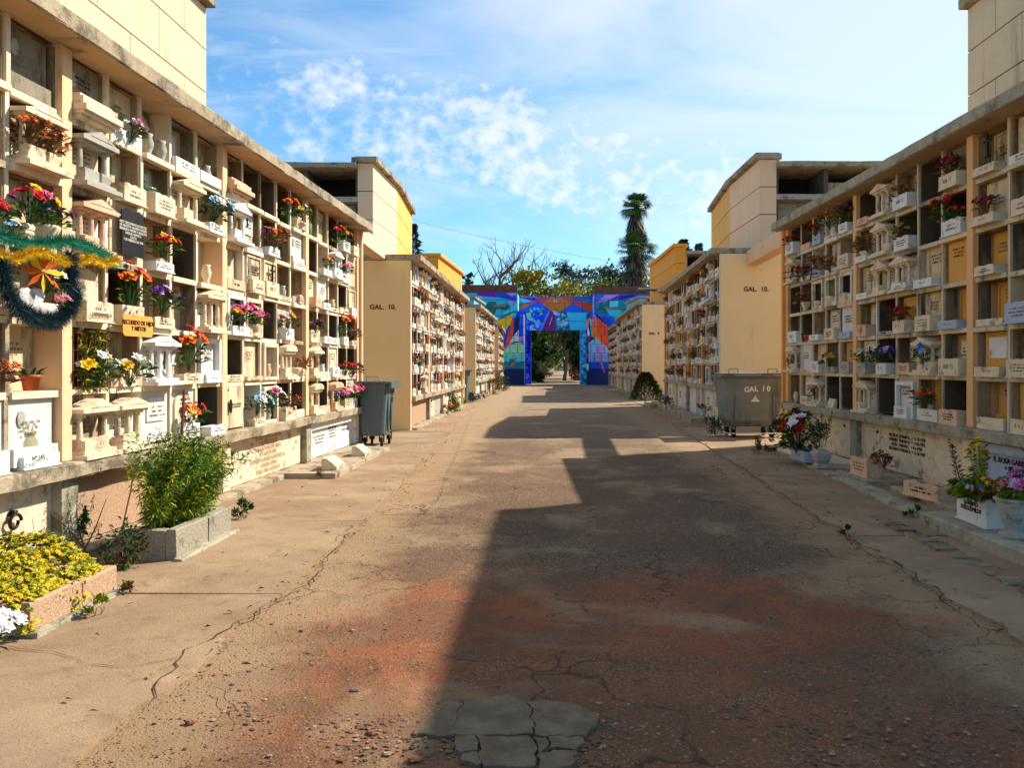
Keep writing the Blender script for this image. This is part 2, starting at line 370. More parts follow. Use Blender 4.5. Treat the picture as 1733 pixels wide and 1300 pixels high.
def P_vase(col, v):
    def f():
        mb = MB(); mb.lathe([(.035, 0), (.045, .01), (.03, .03), (.05, .08), (.058, .13), (.04, .19), (.05, .22), (.042, .215), (.03, .18)], 0, 0, STONE[col], 14)
        return dict(name='stone_vase', cat='vase', desc=SN[col] + ' slender vase', mesh=mb.mesh('stone_vase', True))
    return proto(('V', col, v), f)
def column(mb, x, y, z0, z1, mt, r=.026):
    h = z1 - z0
    mb.box(x - r * 1.4, x + r * 1.4, y - r * 1.4, y + r * 1.4, z0, z0 + .02, mt); mb.box(x - r * 1.5, x + r * 1.5, y - r * 1.5, y + r * 1.5, z1 - .022, z1, mt)
    mb.lathe([(r * 1.2, .02), (r, .035), (r * 1.05, h * .5), (r * .85, h - .035), (r * 1.2, h - .022)], x, y, mt, 10, z0)
def P_shrine(col, v, arch=False):
    def f():
        st = STONE[col]; w = .235; ped = MB()
        if arch:
            poly = [(-w, .40), (w, .40), (w, .43)] + [(w * .96 * math.cos(a), .43 + .07 * math.sin(a)) for a in [math.pi * i / 10 for i in range(11)]] + [(-w, .43)]
        else: poly = [(-w - .03, .385), (w + .03, .385), (w + .03, .42), (w - .02, .425), (0, .505 if v % 2 else .49), (-w + .02, .425), (-w - .03, .42)]
        ped.prism(poly, -.12, .06, st); ped.box(-w, w, -.09, .06, .362, .385 if not arch else .4, st)
        if not arch: ped.prism([(-w * .7, .43), (w * .7, .43), (0, .47)], -.125, -.12, st)
        b = MB(); b.box(-w - .03, w + .03, -.15, .05, -.01, .028, st); b.box(-w, w, -.11, .04, .028, .06, st)
        if v % 3 != 2: b.box(-w * .9, -w * .05, -.1, -.03, .06, .15, st)
        back = MB(); back.box(-w, w, .06, .08, 0, .4, SLAB['D' if v % 2 else 'W'])
        parts = [('pediment', ped.mesh(), []), ('plinth', b.mesh(), []), ('back_plaque', back.mesh(), [('inscription', glyphs(4, .3, .16, v + 7), (0, .06, .27))])]
        for sx in ((-1, 1) if v % 2 else (-1, -.1, .86)):
            c = MB(); column(c, sx * .18, -.03, .06, .362, st, .024); parts.append(('column', c.mesh(), []))
        return dict(name='niche_shrine', cat='shrine', desc=SN[col] + (' round-topped shrine front' if arch else ' pedimented shrine front'), parts=parts)
    return proto(('S', col, v, arch), f)
def P_frame(col, v):
    def f():
        st = STONE[col]; mb = MB(); w = .262; h = .512; t = .055
        mb.box(-w, -w + t, -.025, .03, 0, h, st); mb.box(w - t, w, -.025, .03, 0, h, st); mb.box(-w + t, w - t, -.022, .03, h - t, h, st); mb.box(-w + t, w - t, -.022, .03, 0, t * .8 + (.1 if v % 2 else 0), st)
        return dict(name='niche_portal', cat='niche front', desc=SN[col] + ' square niche front', parts=[('surround', mb.mesh(), [])] + ([('inscription', glyphs(2, .3, .09, v + 3, INKR), [])] if 0 else []))
    return proto(('M', col, v), f)
def P_book(col, v):
    def f():
        mb = MB(); st = STONE[col]; w = .14
        for sx in (-1, 1):
            mb.add([(0, .0, 0), (sx * w, -.02, 0), (sx * w, .03, .16), (0, .05, .15), (0, .06, 0), (sx * w, .06, 0), (sx * w, .06, .16), (0, .07, .15)], [(0, 1, 2, 3), (4, 7, 6, 5), (0, 4, 5, 1), (3, 2, 6, 7), (1, 5, 6, 2)], st)
        return dict(name='stone_book', cat='plaque', desc=SN[col] + ' open stone book', parts=[('pages', mb.mesh(), [])])
    return proto(('K', col, v), f)
def P_lid(col, v):
    def f():
        mb = MB(); st = STONE[col]; z = 0
        for (w, d, h) in ((.25, .1, .03), (.262, .13, .03), (.275, .16, .05), (.255, .12, .07), (.235, .08, .03)):
            mb.box(-w, w, -d, .06, z, z + h, st); z += h
        return dict(name='stone_ledge_block', cat='stone block', desc=SN[col] + ' stepped stone block', mesh=mb.mesh())
    return proto(('L', col, v), f)
def P_pot(v):
    def f():
        mb = MB(); mb.lathe([(.05, 0), (.068, .1), (.078, .1), (.08, .125), (.066, .125), (.06, .1)], 0, 0, TERRA, 16)
        r = random.Random(v); fo = MB()
        for i in range(40):
            a = r.uniform(0, 6.28); leafblade(fo, Vector((0, 0, .11)) + Vector((math.cos(a), math.sin(a), 0)) * .03, Vector((math.cos(a), math.sin(a), r.uniform(.3, 1.6))), r.uniform(.06, .15), .012, r.choice((LEAF, LEAFO, LEAFD)), r)
        return dict(name='potted_plant', cat='plant', desc='terracotta pot plant', parts=[('pot', mb.mesh('p', True), []), ('foliage', fo.mesh(), [])])
    return proto(('P', v), f)
def P_cross():
    def f():
        mb = MB(); mb.box(-.014, .014, -.02, 0, 0, .26, IRON); mb.box(-.075, -.014, -.018, -.002, .16, .186, IRON); mb.box(.014, .075, -.018, -.002, .16, .186, IRON); mb.box(-.04, .04, -.03, .01, -.006, 0, IRON)
        return dict(name='iron_cross', cat='cross', desc='small dark iron cross', mesh=mb.mesh())
    return proto(('X',), f)
def P_grille():
    def f():
        mb = MB(); w = .25
        for i in range(9): x = -w + i * w / 4; mb.tube([(x, 0, 0), (x, 0, .5)], .006, RUST, 5)
        for z in (.01, .16, .33, .5): mb.tube([(-w, .005, z), (w, .005, z)], .006, RUST, 5)
        r = random.Random(4); v = MB()
        for i in range(10):
            p = Vector((r.uniform(-.2, .25), -.02, 0)); pts = [p]
            for k in range(7): p = p + Vector((r.uniform(-.05, .05), r.uniform(-.02, .015), .07)); pts.append(p)
            v.tube(pts, .003, LEAFO, 3, False)
            for q in pts:
                for _ in range(5): leafblade(v, q, Vector((r.uniform(-1, 1), r.uniform(-1, .2), r.uniform(-.6, .8))), .06, .01, r.choice((LEAFO, LEAFY, TWIG)), r)
        return dict(name='niche_grille', cat='grille', desc='rusty iron grille overgrown with vines', parts=[('bars', mb.mesh(), []), ('vine', v.mesh(), [])])
    return proto(('G',), f)
def P_bust():
    def f():
        mb = MB(); st = STONE['p']
        mb.lathe([(.09, 0), (.09, .03), (.07, .035), (.085, .08), (.06, .13), (.028, .15), (.026, .17), (.04, .19), (.044, .22), (.034, .255), (.012, .268)], 0, 0, st, 14, 0, 1, .7)
        return dict(name='stone_bust', cat='statue', desc='small pinkish stone bust', mesh=mb.mesh('b', True))
    return proto(('Z',), f)
COUNT = {}; REST = {}
def merge(p, loc, rz, sc):
    M4 = Matrix.Translation(loc) @ Matrix.Rotation(rz, 4, 'Z') @ Matrix.Scale(sc, 4)
    mb = REST.setdefault(p['name'], MB())
    def put_mesh(me, off):
        k = len(mb.v); idx = [mb.m(m) for m in me.materials]
        mb.v += [M4 @ (v.co + Vector(off)) for v in me.vertices]
        for q in me.polygons: mb.f.append([k + i for i in q.vertices]); mb.mi.append(idx[q.material_index])
    if 'mesh' in p: put_mesh(p['mesh'], (0, 0, 0))
    else:
        for q in p['parts']:
            put_mesh(q[1], (0, 0, 0))
            for s in q[2]: put_mesh(s[1], s[2])
def put(p, loc, rz, label, group=None, sc=1, rx=0):
    if 'mesh' in p:
        o = bpy.data.objects.new(p['name'], p['mesh']); COL.objects.link(o); o.location = loc; o.rotation_euler = (rx, 0, rz); tag(o, label, p['cat'], group)
    else:
        o = empty(p['name'], loc, rz); o.rotation_euler = (rx, 0, rz); tag(o, label, p['cat'], group)
        for q in p['parts']:
            c = part(q[0], q[1], o)
            for s in q[2]: part(s[0], s[1], c, s[2])
    if sc != 1: o.scale = (sc,) * 3
    return o
SHADESTAINL = mat('stained_lining', (168, 140, 104), .9, .2, 5, .4, 60, (92, 74, 54), .9, 3, True)  # brown lining tone, stain and recess shade both in the colour
SHADESTAINM = mat('mouldy_lining', (134, 116, 90), .9, .25, 5, .4, 60, (70, 58, 44), .9, 3, True)  # darker lining tone, again stain with recess shade painted in
# ------------------------------------------------------------------ niche galleries
ROWW = ['top row', 'second row', 'third row', 'fourth row', 'fifth row', 'lowest row']
ORD = ['first', 'second', 'third', 'fourth', 'fifth', 'sixth', 'seventh', 'eighth', 'ninth', 'tenth', 'eleventh', 'twelfth', 'thirteenth', 'fourteenth', 'fifteenth', 'sixteenth', 'seventeenth', 'eighteenth', 'nineteenth', 'twentieth', 'twenty-first', 'twenty-second', 'twenty-third', 'twenty-fourth', 'twenty-fifth']
INSC2 = [glyphs(1 + i % 2, .3, .05 + .02 * (i % 2), 90 + i, INK if i % 2 else INKR) for i in range(4)]
INSC = [glyphs(3, .3, .13, 40 + i, INK if i % 2 else INKR) for i in range(8)]
GS = {}
def slabmesh(k, v):
    key = (k, v)
    if key not in GS:
        mb = MB(); mb.box(-.262, .262, 0, .03, -.262, .262, SLAB[k]); s = SLAB[k]
        if v == 1:
            for a in ((-.24, .24, .21, .24), (-.24, .24, -.24, -.21), (-.24, -.21, -.21, .21), (.21, .24, -.21, .21)): mb.box(a[0], a[1], -.018, 0, a[2], a[3], s)
        if v == 2: mb.prism([(-.2, -.24), (.2, -.24), (.2, .12)] + [(.2 * math.cos(t), .12 + .1 * math.sin(t)) for t in [math.pi * i / 8 for i in range(1, 8)]] + [(-.2, .12)], -.022, 0, STONE['c'])
        if v == 3:
            mb.box(-.26, .26, -.05, 0, -.26, -.12, s); mb.lathe([(.05, 0), (.055, .008), (.04, .01)], 0, 0, BLACK, 14) if 0 else None
            mb.prism([(.045 * math.cos(t) - .12, .065 * math.sin(t) + .1) for t in [math.pi * i / 7 for i in range(14)]], -.012, 0, STONE['g'])
        if v == 4:
            mb.prism([(-.17, -.05), (.17, -.05), (.17, .19), (-.17, .19)], -.016, 0, STONE['w']); mb.box(-.02, -.005, -.03, -.016, .05, .17, IRON) if k == 'D' else None
        GS[key] = mb.mesh('niche_slab')
    return GS[key]
def gallery(name, label, fr, zl, zt, bay, nb, cells, where, bayname, pil=PEACH, grid=GRID, endc=TAN, seed=1, roofm=CONC, bands=None, insc=True, near_end=True, far_end_color=None, tombs=None, depth=2.4, rowfn=None, pilrad=.07):
    root = empty('niche_gallery', fr.P(0, 0, 0), 0); root.location = (0, 0, 0)
    tag(root, label, 'niche gallery'); rnd = random.Random(seed)
    pw = .13; cw = (bay - pw) / 5; rh = (zt - zl) / 6; L = bay * nb + pw
    # roof
    mb = MB(fr); mb.rbox(0 if not near_end else .0, L + .12, .30, -depth, zt, zt + .15, roofm, .3, .006, rnd); mb.build('roof_slab', root)
    mb = MB(fr); mb.box(.02, L, .28, -1.0, zt - .004, zt - .001, CONCD); mb.build('soffit', root)
    # ledge, kerb, base
    mb = MB(fr); mb.rbox(.14, L, .15, -.6, zl - .13, zl, CONC if fr.side == 'L' else CONCG, .22, .007, rnd); mb.build('ledge', root)
    mb = MB(fr); mb.box(.14, L, -.12, -.5, 0, zl - .13, CONC); mb.build('base_wall', root)
    mb = MB(fr); mb.rbox(.14, L, .2, -.12, -.02, .07, CONC, .25, .01, rnd); mb.build('base_kerb', root)
    # posts and tomb fronts
    for i in range(nb + 1):
        mb = MB(fr); u = i * bay + pw / 2; mb.rbox(max(.15, u - .11), u + .11, .07, -.12, .07, zl - .13, CREAMW if (i + seed) % 2 else CONCG, .1, .004, rnd); mb.build('base_post', root)
    for i in range(nb):
        kind = (tombs or {}).get(i, rnd.choice(('c', 'w', 'c', 'g')))
        u0 = i * bay + pw / 2 + .11; u1 = (i + 1) * bay + pw / 2 - .11
        halves = 1 if (tombs and i in tombs) else 2
        for h in range(halves):
            a = u0 + (u1 - u0) * h / halves + (.02 if h else 0); b = u0 + (u1 - u0) * (h + 1) / halves - (.02 if not h and halves > 1 else 0)
            kk = kind if halves == 1 else rnd.choice(('c', 'w', 'c', 'g', 'b'))
            mb = MB(fr)
            mt = GRANITE if kk == 'G' else (TAN if kk == 'T' else STONE.get(kk, STONE['c']))
            d = -.02
            mb.box(a, b, d, d - .05, .08, zl - .15, mt)
            if kk in 'wb' and halves == 1:
                for (x0, x1, z0, z1) in ((a, b, zl - .25, zl - .15), (a, a + .09, .08, zl - .25), (b - .09, b, .08, zl - .25)): mb.box(x0, x1, .05, d, z0, z1, mt)
            s = mb.build('tomb_slab', root)
            if halves == 2 and insc and rnd.random() < .8:
                part('inscription', rnd.choice(INSC), s, fr.P((a + b) / 2, d, (zl) * .55), (0, 0, fr.rz), 1.8)
            if halves == 2 and rnd.random() < .5:
                q = MB(fr); q.box(a + .1, a + .13, d + .03, d, zl - .3, zl - .27, IRON); q.build('bolt', s)
    # pilasters
    for i in range(1 if near_end else 0, nb + 1):
        mb = MB(fr); mb.rbox(i * bay, i * bay + pw, .045, -.5, zl, zt, pil, .07, .002, rnd)
        mb.build('pilaster', root)
    # dividers and shelves
    dv = MB(fr); sh = MB(fr)
    for i in range(nb):
        b0 = i * bay + pw
        for c in range(1, 5):
            x = b0 + c * cw
            for r in range(6):
                mt = grid if rnd.random() < .8 else rnd.choice((GRIDW, CREAMW, CONC))
                z = zl + r * rh; j = rnd.uniform(-.006, .006); dv.box(x - .022 + j, x + .022 + j, rnd.uniform(-.004, .008), -.55, z, z + rh, mt)
        for r in range(1, 6):
            z = zl + r * rh
            for c in range(5):
                x0 = b0 + c * cw + (.027 if c else 0); x1 = b0 + (c + 1) * cw - (.027 if c < 4 else 0)
                mt = grid if rnd.random() < .75 else rnd.choice((GRIDW, CREAMW, CONC))
                j = rnd.uniform(-.006, .006); dd = rnd.choice((.012, .016, .02, .05)); sh.box(x0 - (.01 if dd > .03 else 0), x1 + (.01 if dd > .03 else 0), dd + rnd.uniform(-.002, .002), -.55, z - .027 + j, z + .027 + j, mt)
    dv.build('niche_divider', root, kind='stuff'); sh.build('niche_shelf', root, kind='stuff')
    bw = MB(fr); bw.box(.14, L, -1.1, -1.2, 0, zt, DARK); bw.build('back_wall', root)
    # solid core above base so nothing shines through
    n = 0; rest = MB(fr); ln = MB(fr); sh2 = MB(fr)
    for i in range(nb):
        for c in range(5):
            for r in range(6):
                tok = cells(i, c, r, rnd); k = tok[0]
                u = i * bay + pw + (c + .5) * cw; z = zl + (5 - r) * rh
                lining_tone = rnd.random()
                if k == 'O' or lining_tone < .8:  # thin sheets added inside the niche, their colour carrying stain and shade
                    lm_ = DARKW if k == 'O' else (SHADESTAINM if lining_tone < .3 else SHADESTAINL)
                    x0 = u - cw / 2 + (.03 if c else .001); x1 = u + cw / 2 - (.03 if c < 4 else .001); dm = -.545 if k == 'O' else -.17
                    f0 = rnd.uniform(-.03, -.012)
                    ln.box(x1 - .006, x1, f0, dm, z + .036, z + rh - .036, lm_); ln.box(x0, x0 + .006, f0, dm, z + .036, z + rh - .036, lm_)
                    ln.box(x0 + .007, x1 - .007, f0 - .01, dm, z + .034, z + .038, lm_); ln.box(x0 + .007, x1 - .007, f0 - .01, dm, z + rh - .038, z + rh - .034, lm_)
                if k != 'O':
                    d = {'F': .01, 'W': -.02, 'T': -.12}.get(k, -(rnd.uniform(.05, .1) if rnd.random() < .4 and not any(t[0] in 'UVJPZ' for t in tok[1:]) else rnd.uniform(.17, .26)))
                    if k == 'F': kk = 'D'
                    else: kk = k
                    n += 1
                    if n <= 98:
                        s = part('niche_slab', slabmesh(kk, rnd.choice((0, 0, 1, 2, 3, 4)) if k != 'F' else rnd.choice((0, 1))), root, fr.P(u, d, z + rh / 2), (0, 0, fr.rz))
                        if insc and rnd.random() < .75: part('inscription', INSC[rnd.randrange(8)], s, (rnd.uniform(-.04, .04), -.022, rnd.uniform(.02, .12)))
                    else: rest.box(u - .262, u + .262, d, d - .03, z, z + rh, SLAB[kk])
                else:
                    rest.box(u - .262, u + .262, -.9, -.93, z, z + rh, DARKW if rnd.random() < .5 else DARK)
                if rnd.random() < .42 and not any(t[0] in 'BSAML' for t in tok[1:]):
                    hh = rnd.uniform(.05, .13); lp = rnd.choice((STONE['w'], STONE['c'], STONE['c'], STONE['p'], GRIDW, STONE['g'])); lo = rnd.uniform(.022, .05)
                    sh2.box(u - .262, u + .262, lo, -.02, z + (.029 if r < 5 else .001), z + .03 + hh, lp)
                    if insc and rnd.random() < .5: part('inscription', INSC2[rnd.randrange(4)], root, fr.P(u, lo, z + .03 + hh * .5), (0, 0, fr.rz))
                items(fr, u, z + (.027 if r < 5 else .0), tok[1:], where, bayname(i, c), ROWW[r], rnd)
    if sh2.f: sh2.build('shelf_lip', root, kind='stuff')
    ln.build('niche_shade_lining', root, kind='stuff')
    if rest.f: rest.build('niche_back', root, kind='stuff')
    # end walls
    if near_end:
        mb = MB(fr); mb.box(-.03, .128, .05, -depth, 0, zt - .01, endc); e = mb.build('end_wall', root)
        mb = MB(fr); mb.box(-.028, .127, .056, .0505, 0, zt - .012, CREAMW); mb.build('end_wall_edge', root)
    mb = MB(fr); mb.box(L, L + .1, .1, -depth, 0, zt - .003, far_end_color or pil); mb.build('end_wall', root)
    return root
USED = {}
def items(fr, u, z, toks, where, bn, row, rnd):
    nurn = 0; base = None; seen = {}
    ntok = [t for t in toks]
    haslow = any(t[0] in 'BUK' for t in ntok)
    fl = [t for t in ntok if t[0] == 'f']
    k = 0
    urn_pos = {1: [0], 2: [-.13, .13], 3: [-.16, 0, .16]}[max(1, min(3, sum(t[0] in 'UVKP' for t in ntok)))]
    if any(t[0] in 'S' for t in ntok) and len(urn_pos) == 1: urn_pos = [.15]
    fpos = {1: [0], 2: [-.12, .12], 3: [-.14, 0, .14]}[max(1, min(3, len(fl)))]
    fi = 0
    def emit(p, off, d, dz, sc=1):
        nonlocal seen
        xo = off if fr.side == 'L' else -off
        name = p['desc']; seen[name] = seen.get(name, 0) + 1
        extra = {1: '', 2: 'another ', 3: 'third '}[min(3, seen[name])]
        lab = f"{extra}{name}, {row}, {bn}, {where}"
        COUNT[p['name']] = COUNT.get(p['name'], 0) + 1
        if COUNT[p['name']] > 265: merge(p, fr.P(u + xo, d, z + dz), fr.rz, sc); return
        put(p, fr.P(u + xo, d, z + dz), fr.rz, lab, {'flowers': 'flowers left at the niches', 'flower box': 'stone flower boxes on the niches', 'urn': 'stone urns in the niches', 'shrine': 'little shrine fronts on the niches'}.get(p['cat'], p['cat'] + 's in the niches'), sc)
    topz = .0
    if any(t[0] == 'B' for t in ntok): topz = .13
    elif any(t[0] in 'U' for t in ntok): topz = .12
    elif any(t[0] in 'V' for t in ntok): topz = .18
    elif any(t[0] in 'SA' for t in ntok): topz = .06
    for t in ntok:
        c = t[1:] if len(t) > 1 else 'c'
        v = rnd.randrange(4)
        if t[0] == 'B': emit(P_box(c[0], rnd.randrange(7)), rnd.uniform(-.015, .015), rnd.uniform(-.02, .05), .012, rnd.uniform(.82, 1.06))
        elif t[0] == 'U': emit(P_urn(c[0], v), urn_pos[min(k, len(urn_pos) - 1)], .02, .002); k += 1
        elif t[0] == 'V': emit(P_vase(c[0], 0), urn_pos[min(k, len(urn_pos) - 1)], -.02, .002); k += 1
        elif t[0] == 'K': emit(P_book(c[0], 0), urn_pos[min(k, len(urn_pos) - 1)], .04, .002); k += 1
        elif t[0] == 'P': emit(P_pot(v), urn_pos[min(k, len(urn_pos) - 1)], -.02, .002); k += 1
        elif t[0] == 'S': emit(P_shrine(c[0], v), 0, .01, .01)
        elif t[0] == 'A': emit(P_shrine(c[0], v, True), 0, .01, .01)
        elif t[0] == 'M': emit(P_frame(c[0], v), 0, .02, .0)
        elif t[0] == 'L': emit(P_lid(c[0], 0), 0, 0, .0)
        elif t[0] == 'J': emit(P_jar(GLASS, 'greenish glass jar') if c != 'y' else P_jar(CLEAR, 'large yellowish glass jar', 1.2), 0, -.1, .002)
        elif t[0] == 'X': emit(P_cross(), 0, .045, .2)
        elif t[0] == 'G': emit(P_grille(), 0, .03, .0)
        elif t[0] == 'Z': emit(P_bust(), .1, -.05, .0)
        elif t[0] == 'f':
            emit(get_bq(c, rnd.randrange(2)), fpos[min(fi, 2)] if fi < len(fpos) else 0, .05, topz + (rnd.uniform(0, .14) if 'past' not in bn and 'before' not in bn else 0), rnd.uniform(.95, 1.4) if 'past' in bn or 'before' in bn else rnd.uniform(.6, 1.15)); fi += 1
PROTO_DESC = 0
# ------------------------------------------------------------------ what stands in each niche (slab, then things), near galleries; rows from the top
LEFT = {
 (0,3): ['D', 'D Uc', 'D fr', 'D', 'D fd', 'W Bw'],
 (0,4): ['G', 'G Sc Uc fdo fdo', 'D Uc Uc fyr fv', 'D Vw', 'D P', 'W Jy Bw'],
 (1,0): ['G Lc', 'O Sg Ug', 'D Sp', 'D Bc', 'O G fw', 'D Sc Bp'],
 (1,1): ['D fl', 'D Bc', 'F', 'O fR Bc', 'D Z Kc fw', 'D Sc Uc Kc'],
 (1,2): ['G Vg Vg', 'D J Bc', 'D Bw fo Uc', 'D fv Bc', 'D Sw Kw Kw', 'W'],
 (1,3): ['D', 'D Sc', 'O', 'D', 'D fR Bc', 'W fo Bw'],
 (1,4): ['D Vg', 'D fs Bw', 'D Vc', 'D Sc', 'W Mw Bw', 'O Bw'],
 (2,0): ['D Lp', 'D Sw Vc Kc', 'D', 'D Mw fo fp Bw', 'O', 'F'],
 (2,1): ['O', 'D', 'F Bc', 'D Mc ft Uc', 'D', 'D fs Bc'],
 (2,2): ['O', 'D fov fdo Bw', 'F X Bc', 'O', 'D Mc Vp', 'T Mc fpw Vg'],
 (2,3): ['O fR', 'D', 'D Vg', 'D fm Bw', 'D Ac Uc', 'O fd Bc'],
 (2,4): ['D fw Uc Uc', 'W', 'D Up', 'D', 'D Uc Uc fd', 'O'],
 (3,0): ['D J', 'O', 'D Bp', 'D fx Bc', 'D Sc Uc Kc', 'D Ac'],
 (3,1): ['D', 'D fo Bw', 'W Bw P', 'D Bw', 'D Vw', 'O'],
 (3,2): ['O fR', 'D Sw Bw', 'D Vc', 'O', 'W Bw', 'D Ap fv Uc'],
 (3,3): ['D fy Bw', 'D fp Bw', 'O P', 'D fR Bw', 'O fr', 'O ft fp Bc'],
 (3,4): ['O Bc', 'F', 'F Bw', 'O fk Bc', 'O fk P', 'W ft fp Bw'],
}
RIGHT = {
 (0,3): ['D', 'D Bc', 'D', 'Y Bb', 'Y Bc', 'Y Bc'],
 (0,4): ['D X Bc', 'D fk Bc', 'Y Bc', 'Y', 'Y Bc', 'Y'],
 (1,0): ['G X Bc fk', 'O fR Bw fr', 'Y', 'Y Bb', 'Y Bc Vc', 'O Bp'],
 (1,1): ['O', 'O', 'D Bw', 'D Bc', 'Y Sc Uc Uc fb', 'Y fo Vg'],
 (1,2): ['D fdo Bw', 'O fhy Bw', 'D Sc Bw', 'Y fk Bc', 'Y Bp', 'W Mw Bw'],
 (1,3): ['D Sc', 'D Sc Uc', 'D Sc', 'O', 'O fx fv Bw', 'O'],
 (1,4): ['O Bp', 'D fdo fd Uc Bw', 'D Bw', 'D Bp', 'D fw Bg', 'Y Sc'],
 (2,0): ['O Bw fR fx', 'G Bc', 'O Mc Uc', 'W Bb', 'Y Bg', 'O'],
 (2,1): ['D fo Vw', 'D fd', 'D Mc Uc', 'D Bc', 'D fy Bg', 'O Kc'],
 (2,2): ['G fk Bb', 'D fdo Bb', 'D Mc Uc', 'D Bw', 'D Bw', 'D Sc fm Bc'],
 (2,3): ['O', 'G fk', 'D fd Uc', 'O P', 'W', 'D Kp Bc'],
 (2,4): ['O fk Bw', 'G Sc Uc', 'O', 'D Bw', 'D Ac fh Uc', 'D Vc'],
}
RX4 = {}
def near(tab):
    def f(i, c, r, rnd):
        if (i, c) in tab: return tab[(i, c)][r].split()
        return rand_cell(.35)(i, c, r, rnd)
    return f
def rand_cell(dens, pal=None, ochre=.15, opn=.22):
    pal = pal or ['r', 'o', 'y', 'p', 'v', 'w', 'm', 'wr', 'op', 'd', 'do', 'k', 'hy', 'ov', 'mp', 't', 'l', 'R', 's']
    def f(i, c, r, rnd):
        a = rnd.random()
        k = 'O' if a < opn else ('Y' if a < opn + ochre else rnd.choice('DDDDGWW'))
        out = [k]; b = rnd.random()
        col = rnd.choice('wwcccpg')
        if b < dens:
            out.append(rnd.choice(('B', 'B', 'U', 'B')) + rnd.choice('wwwc')); out.append('f' + rnd.choice(pal))
            if rnd.random() < .2: out.append('f' + rnd.choice(pal))
        elif b < dens + .14: out += ['S' + col, 'U' + col]
        elif b < dens + .42: out.append(rnd.choice('BBBU') + rnd.choice('wwcp'))
        elif b < dens + .5: out.append('M' + rnd.choice('wc'))
        return out
    return f
def bn_near(i, c):
    if i == 0: return f"{ORD[c]} niche before the first pillar"
    return f"{ORD[c]} niche past the {ORD[i - 1]} pillar"
# fr: front lines fitted to the photograph
bayL = 3.03
FL1 = Frame(-4.13, 3.53, -3.83, 15.6, 'L'); FL1b = FL1
FR1 = Frame(5.12, 6.10, 4.78, 16.05, 'R')
FL2 = Frame(-3.475, 19.5, -3.56, 32.0, 'L'); FR2 = Frame(4.43, 20.6, 4.70, 32.2, 'R')
FL3 = Frame(-3.59, 37.6, -3.55, 49.0, 'L'); FR3 = Frame(4.45, 38.4, 4.5, 52.4, 'R')
FL4 = Frame(-3.55, 53.2, -3.9, 64.0, 'L'); FR4 = Frame(4.55, 54.2, 4.75, 64.0, 'R')
g1 = gallery('near', 'long sunlit niche wall beside the alley with its granite and cream base slabs', FL1, .80, 4.25, 3.02, 4, near(LEFT), 'sunny side', bn_near, seed=3, near_end=False, tombs={0: 'c', 1: 'G', 2: 'c', 3: 'w'})
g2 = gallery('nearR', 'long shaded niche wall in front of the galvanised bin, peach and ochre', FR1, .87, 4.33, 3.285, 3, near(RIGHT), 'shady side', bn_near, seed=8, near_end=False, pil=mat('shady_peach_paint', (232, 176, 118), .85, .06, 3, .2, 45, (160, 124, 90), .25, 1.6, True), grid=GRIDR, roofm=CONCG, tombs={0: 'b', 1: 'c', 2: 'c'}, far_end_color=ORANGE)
def bn_far(w): return lambda i, c: f"{ORD[i * 5 + c]} niche of the {w} gallery"
gallery('L2', 'second niche wall on the sunny side with a tan end wall lettered GAL. 10', FL2, .85, 4.18, 3.1, 4, rand_cell(.38), 'sunny side', bn_far('second'), seed=21, grid=GRIDW, tombs={0: 'G'}, depth=2.6)
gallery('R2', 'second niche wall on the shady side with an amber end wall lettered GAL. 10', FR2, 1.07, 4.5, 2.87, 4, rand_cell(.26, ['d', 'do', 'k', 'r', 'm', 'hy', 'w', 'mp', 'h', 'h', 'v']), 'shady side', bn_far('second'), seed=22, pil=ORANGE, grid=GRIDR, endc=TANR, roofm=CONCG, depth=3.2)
gallery('L3', 'third niche wall on the sunny side crowded with flowers', FL3, .9, 4.35, 2.82, 4, rand_cell(.46, ['r', 'o', 'w', 'mp', 'wr', 'h', 'y', 't', 'l', 'pw', 'do', 'b']), 'sunny side', bn_far('third'), seed=31, grid=GRIDW, insc=False)
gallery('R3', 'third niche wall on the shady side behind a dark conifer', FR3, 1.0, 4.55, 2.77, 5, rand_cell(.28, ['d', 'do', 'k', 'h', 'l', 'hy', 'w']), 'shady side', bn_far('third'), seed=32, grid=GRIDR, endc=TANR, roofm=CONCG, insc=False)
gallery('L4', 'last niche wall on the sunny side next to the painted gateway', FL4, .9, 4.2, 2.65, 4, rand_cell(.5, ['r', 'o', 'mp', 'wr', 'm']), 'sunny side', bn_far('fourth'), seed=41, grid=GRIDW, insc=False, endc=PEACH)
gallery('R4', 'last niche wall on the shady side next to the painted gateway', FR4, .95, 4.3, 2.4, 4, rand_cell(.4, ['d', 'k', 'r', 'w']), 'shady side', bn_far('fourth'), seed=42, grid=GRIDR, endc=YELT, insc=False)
for k_, mb_ in REST.items():
    mb_.build(k_ + '_mass', None, kind='stuff', label='many small ' + {'bouquet': 'coloured bouquets', 'flower_box': 'pale stone flower boxes', 'stone_urn': 'pale stone urns', 'niche_shrine': 'pale shrine fronts'}.get(k_, k_.replace('_', ' ') + ' pieces') + ' crowding the distant niche walls', cat='niche offerings')
# lettering on the galleries
def gal_by(lbl): return [o for o in COL.objects if o.get('label', '').startswith(lbl)][0]
GL2 = gal_by('second niche wall on the sunny'); GR2 = gal_by('second niche wall on the shady'); GR3 = gal_by('third niche wall on the shady'); 
aim = lambda f: math.atan2(f.u.y, f.u.x) - math.pi / 2
lettering('GAL.  10.', .165, BLACK, FL2.P(-.036, -.62, 3.03), aim(FL2), GL2, bold=.004)
lettering('GAL.  10.', .165, BLACK, FR2.P(-.036, -.86, 3.57), aim(FR2), GR2, bold=.004)
lettering('GAL.  9.', .16, BLACK, FR3.P(-.036, -.53, 3.15), aim(FR3), GR3, bold=.006)
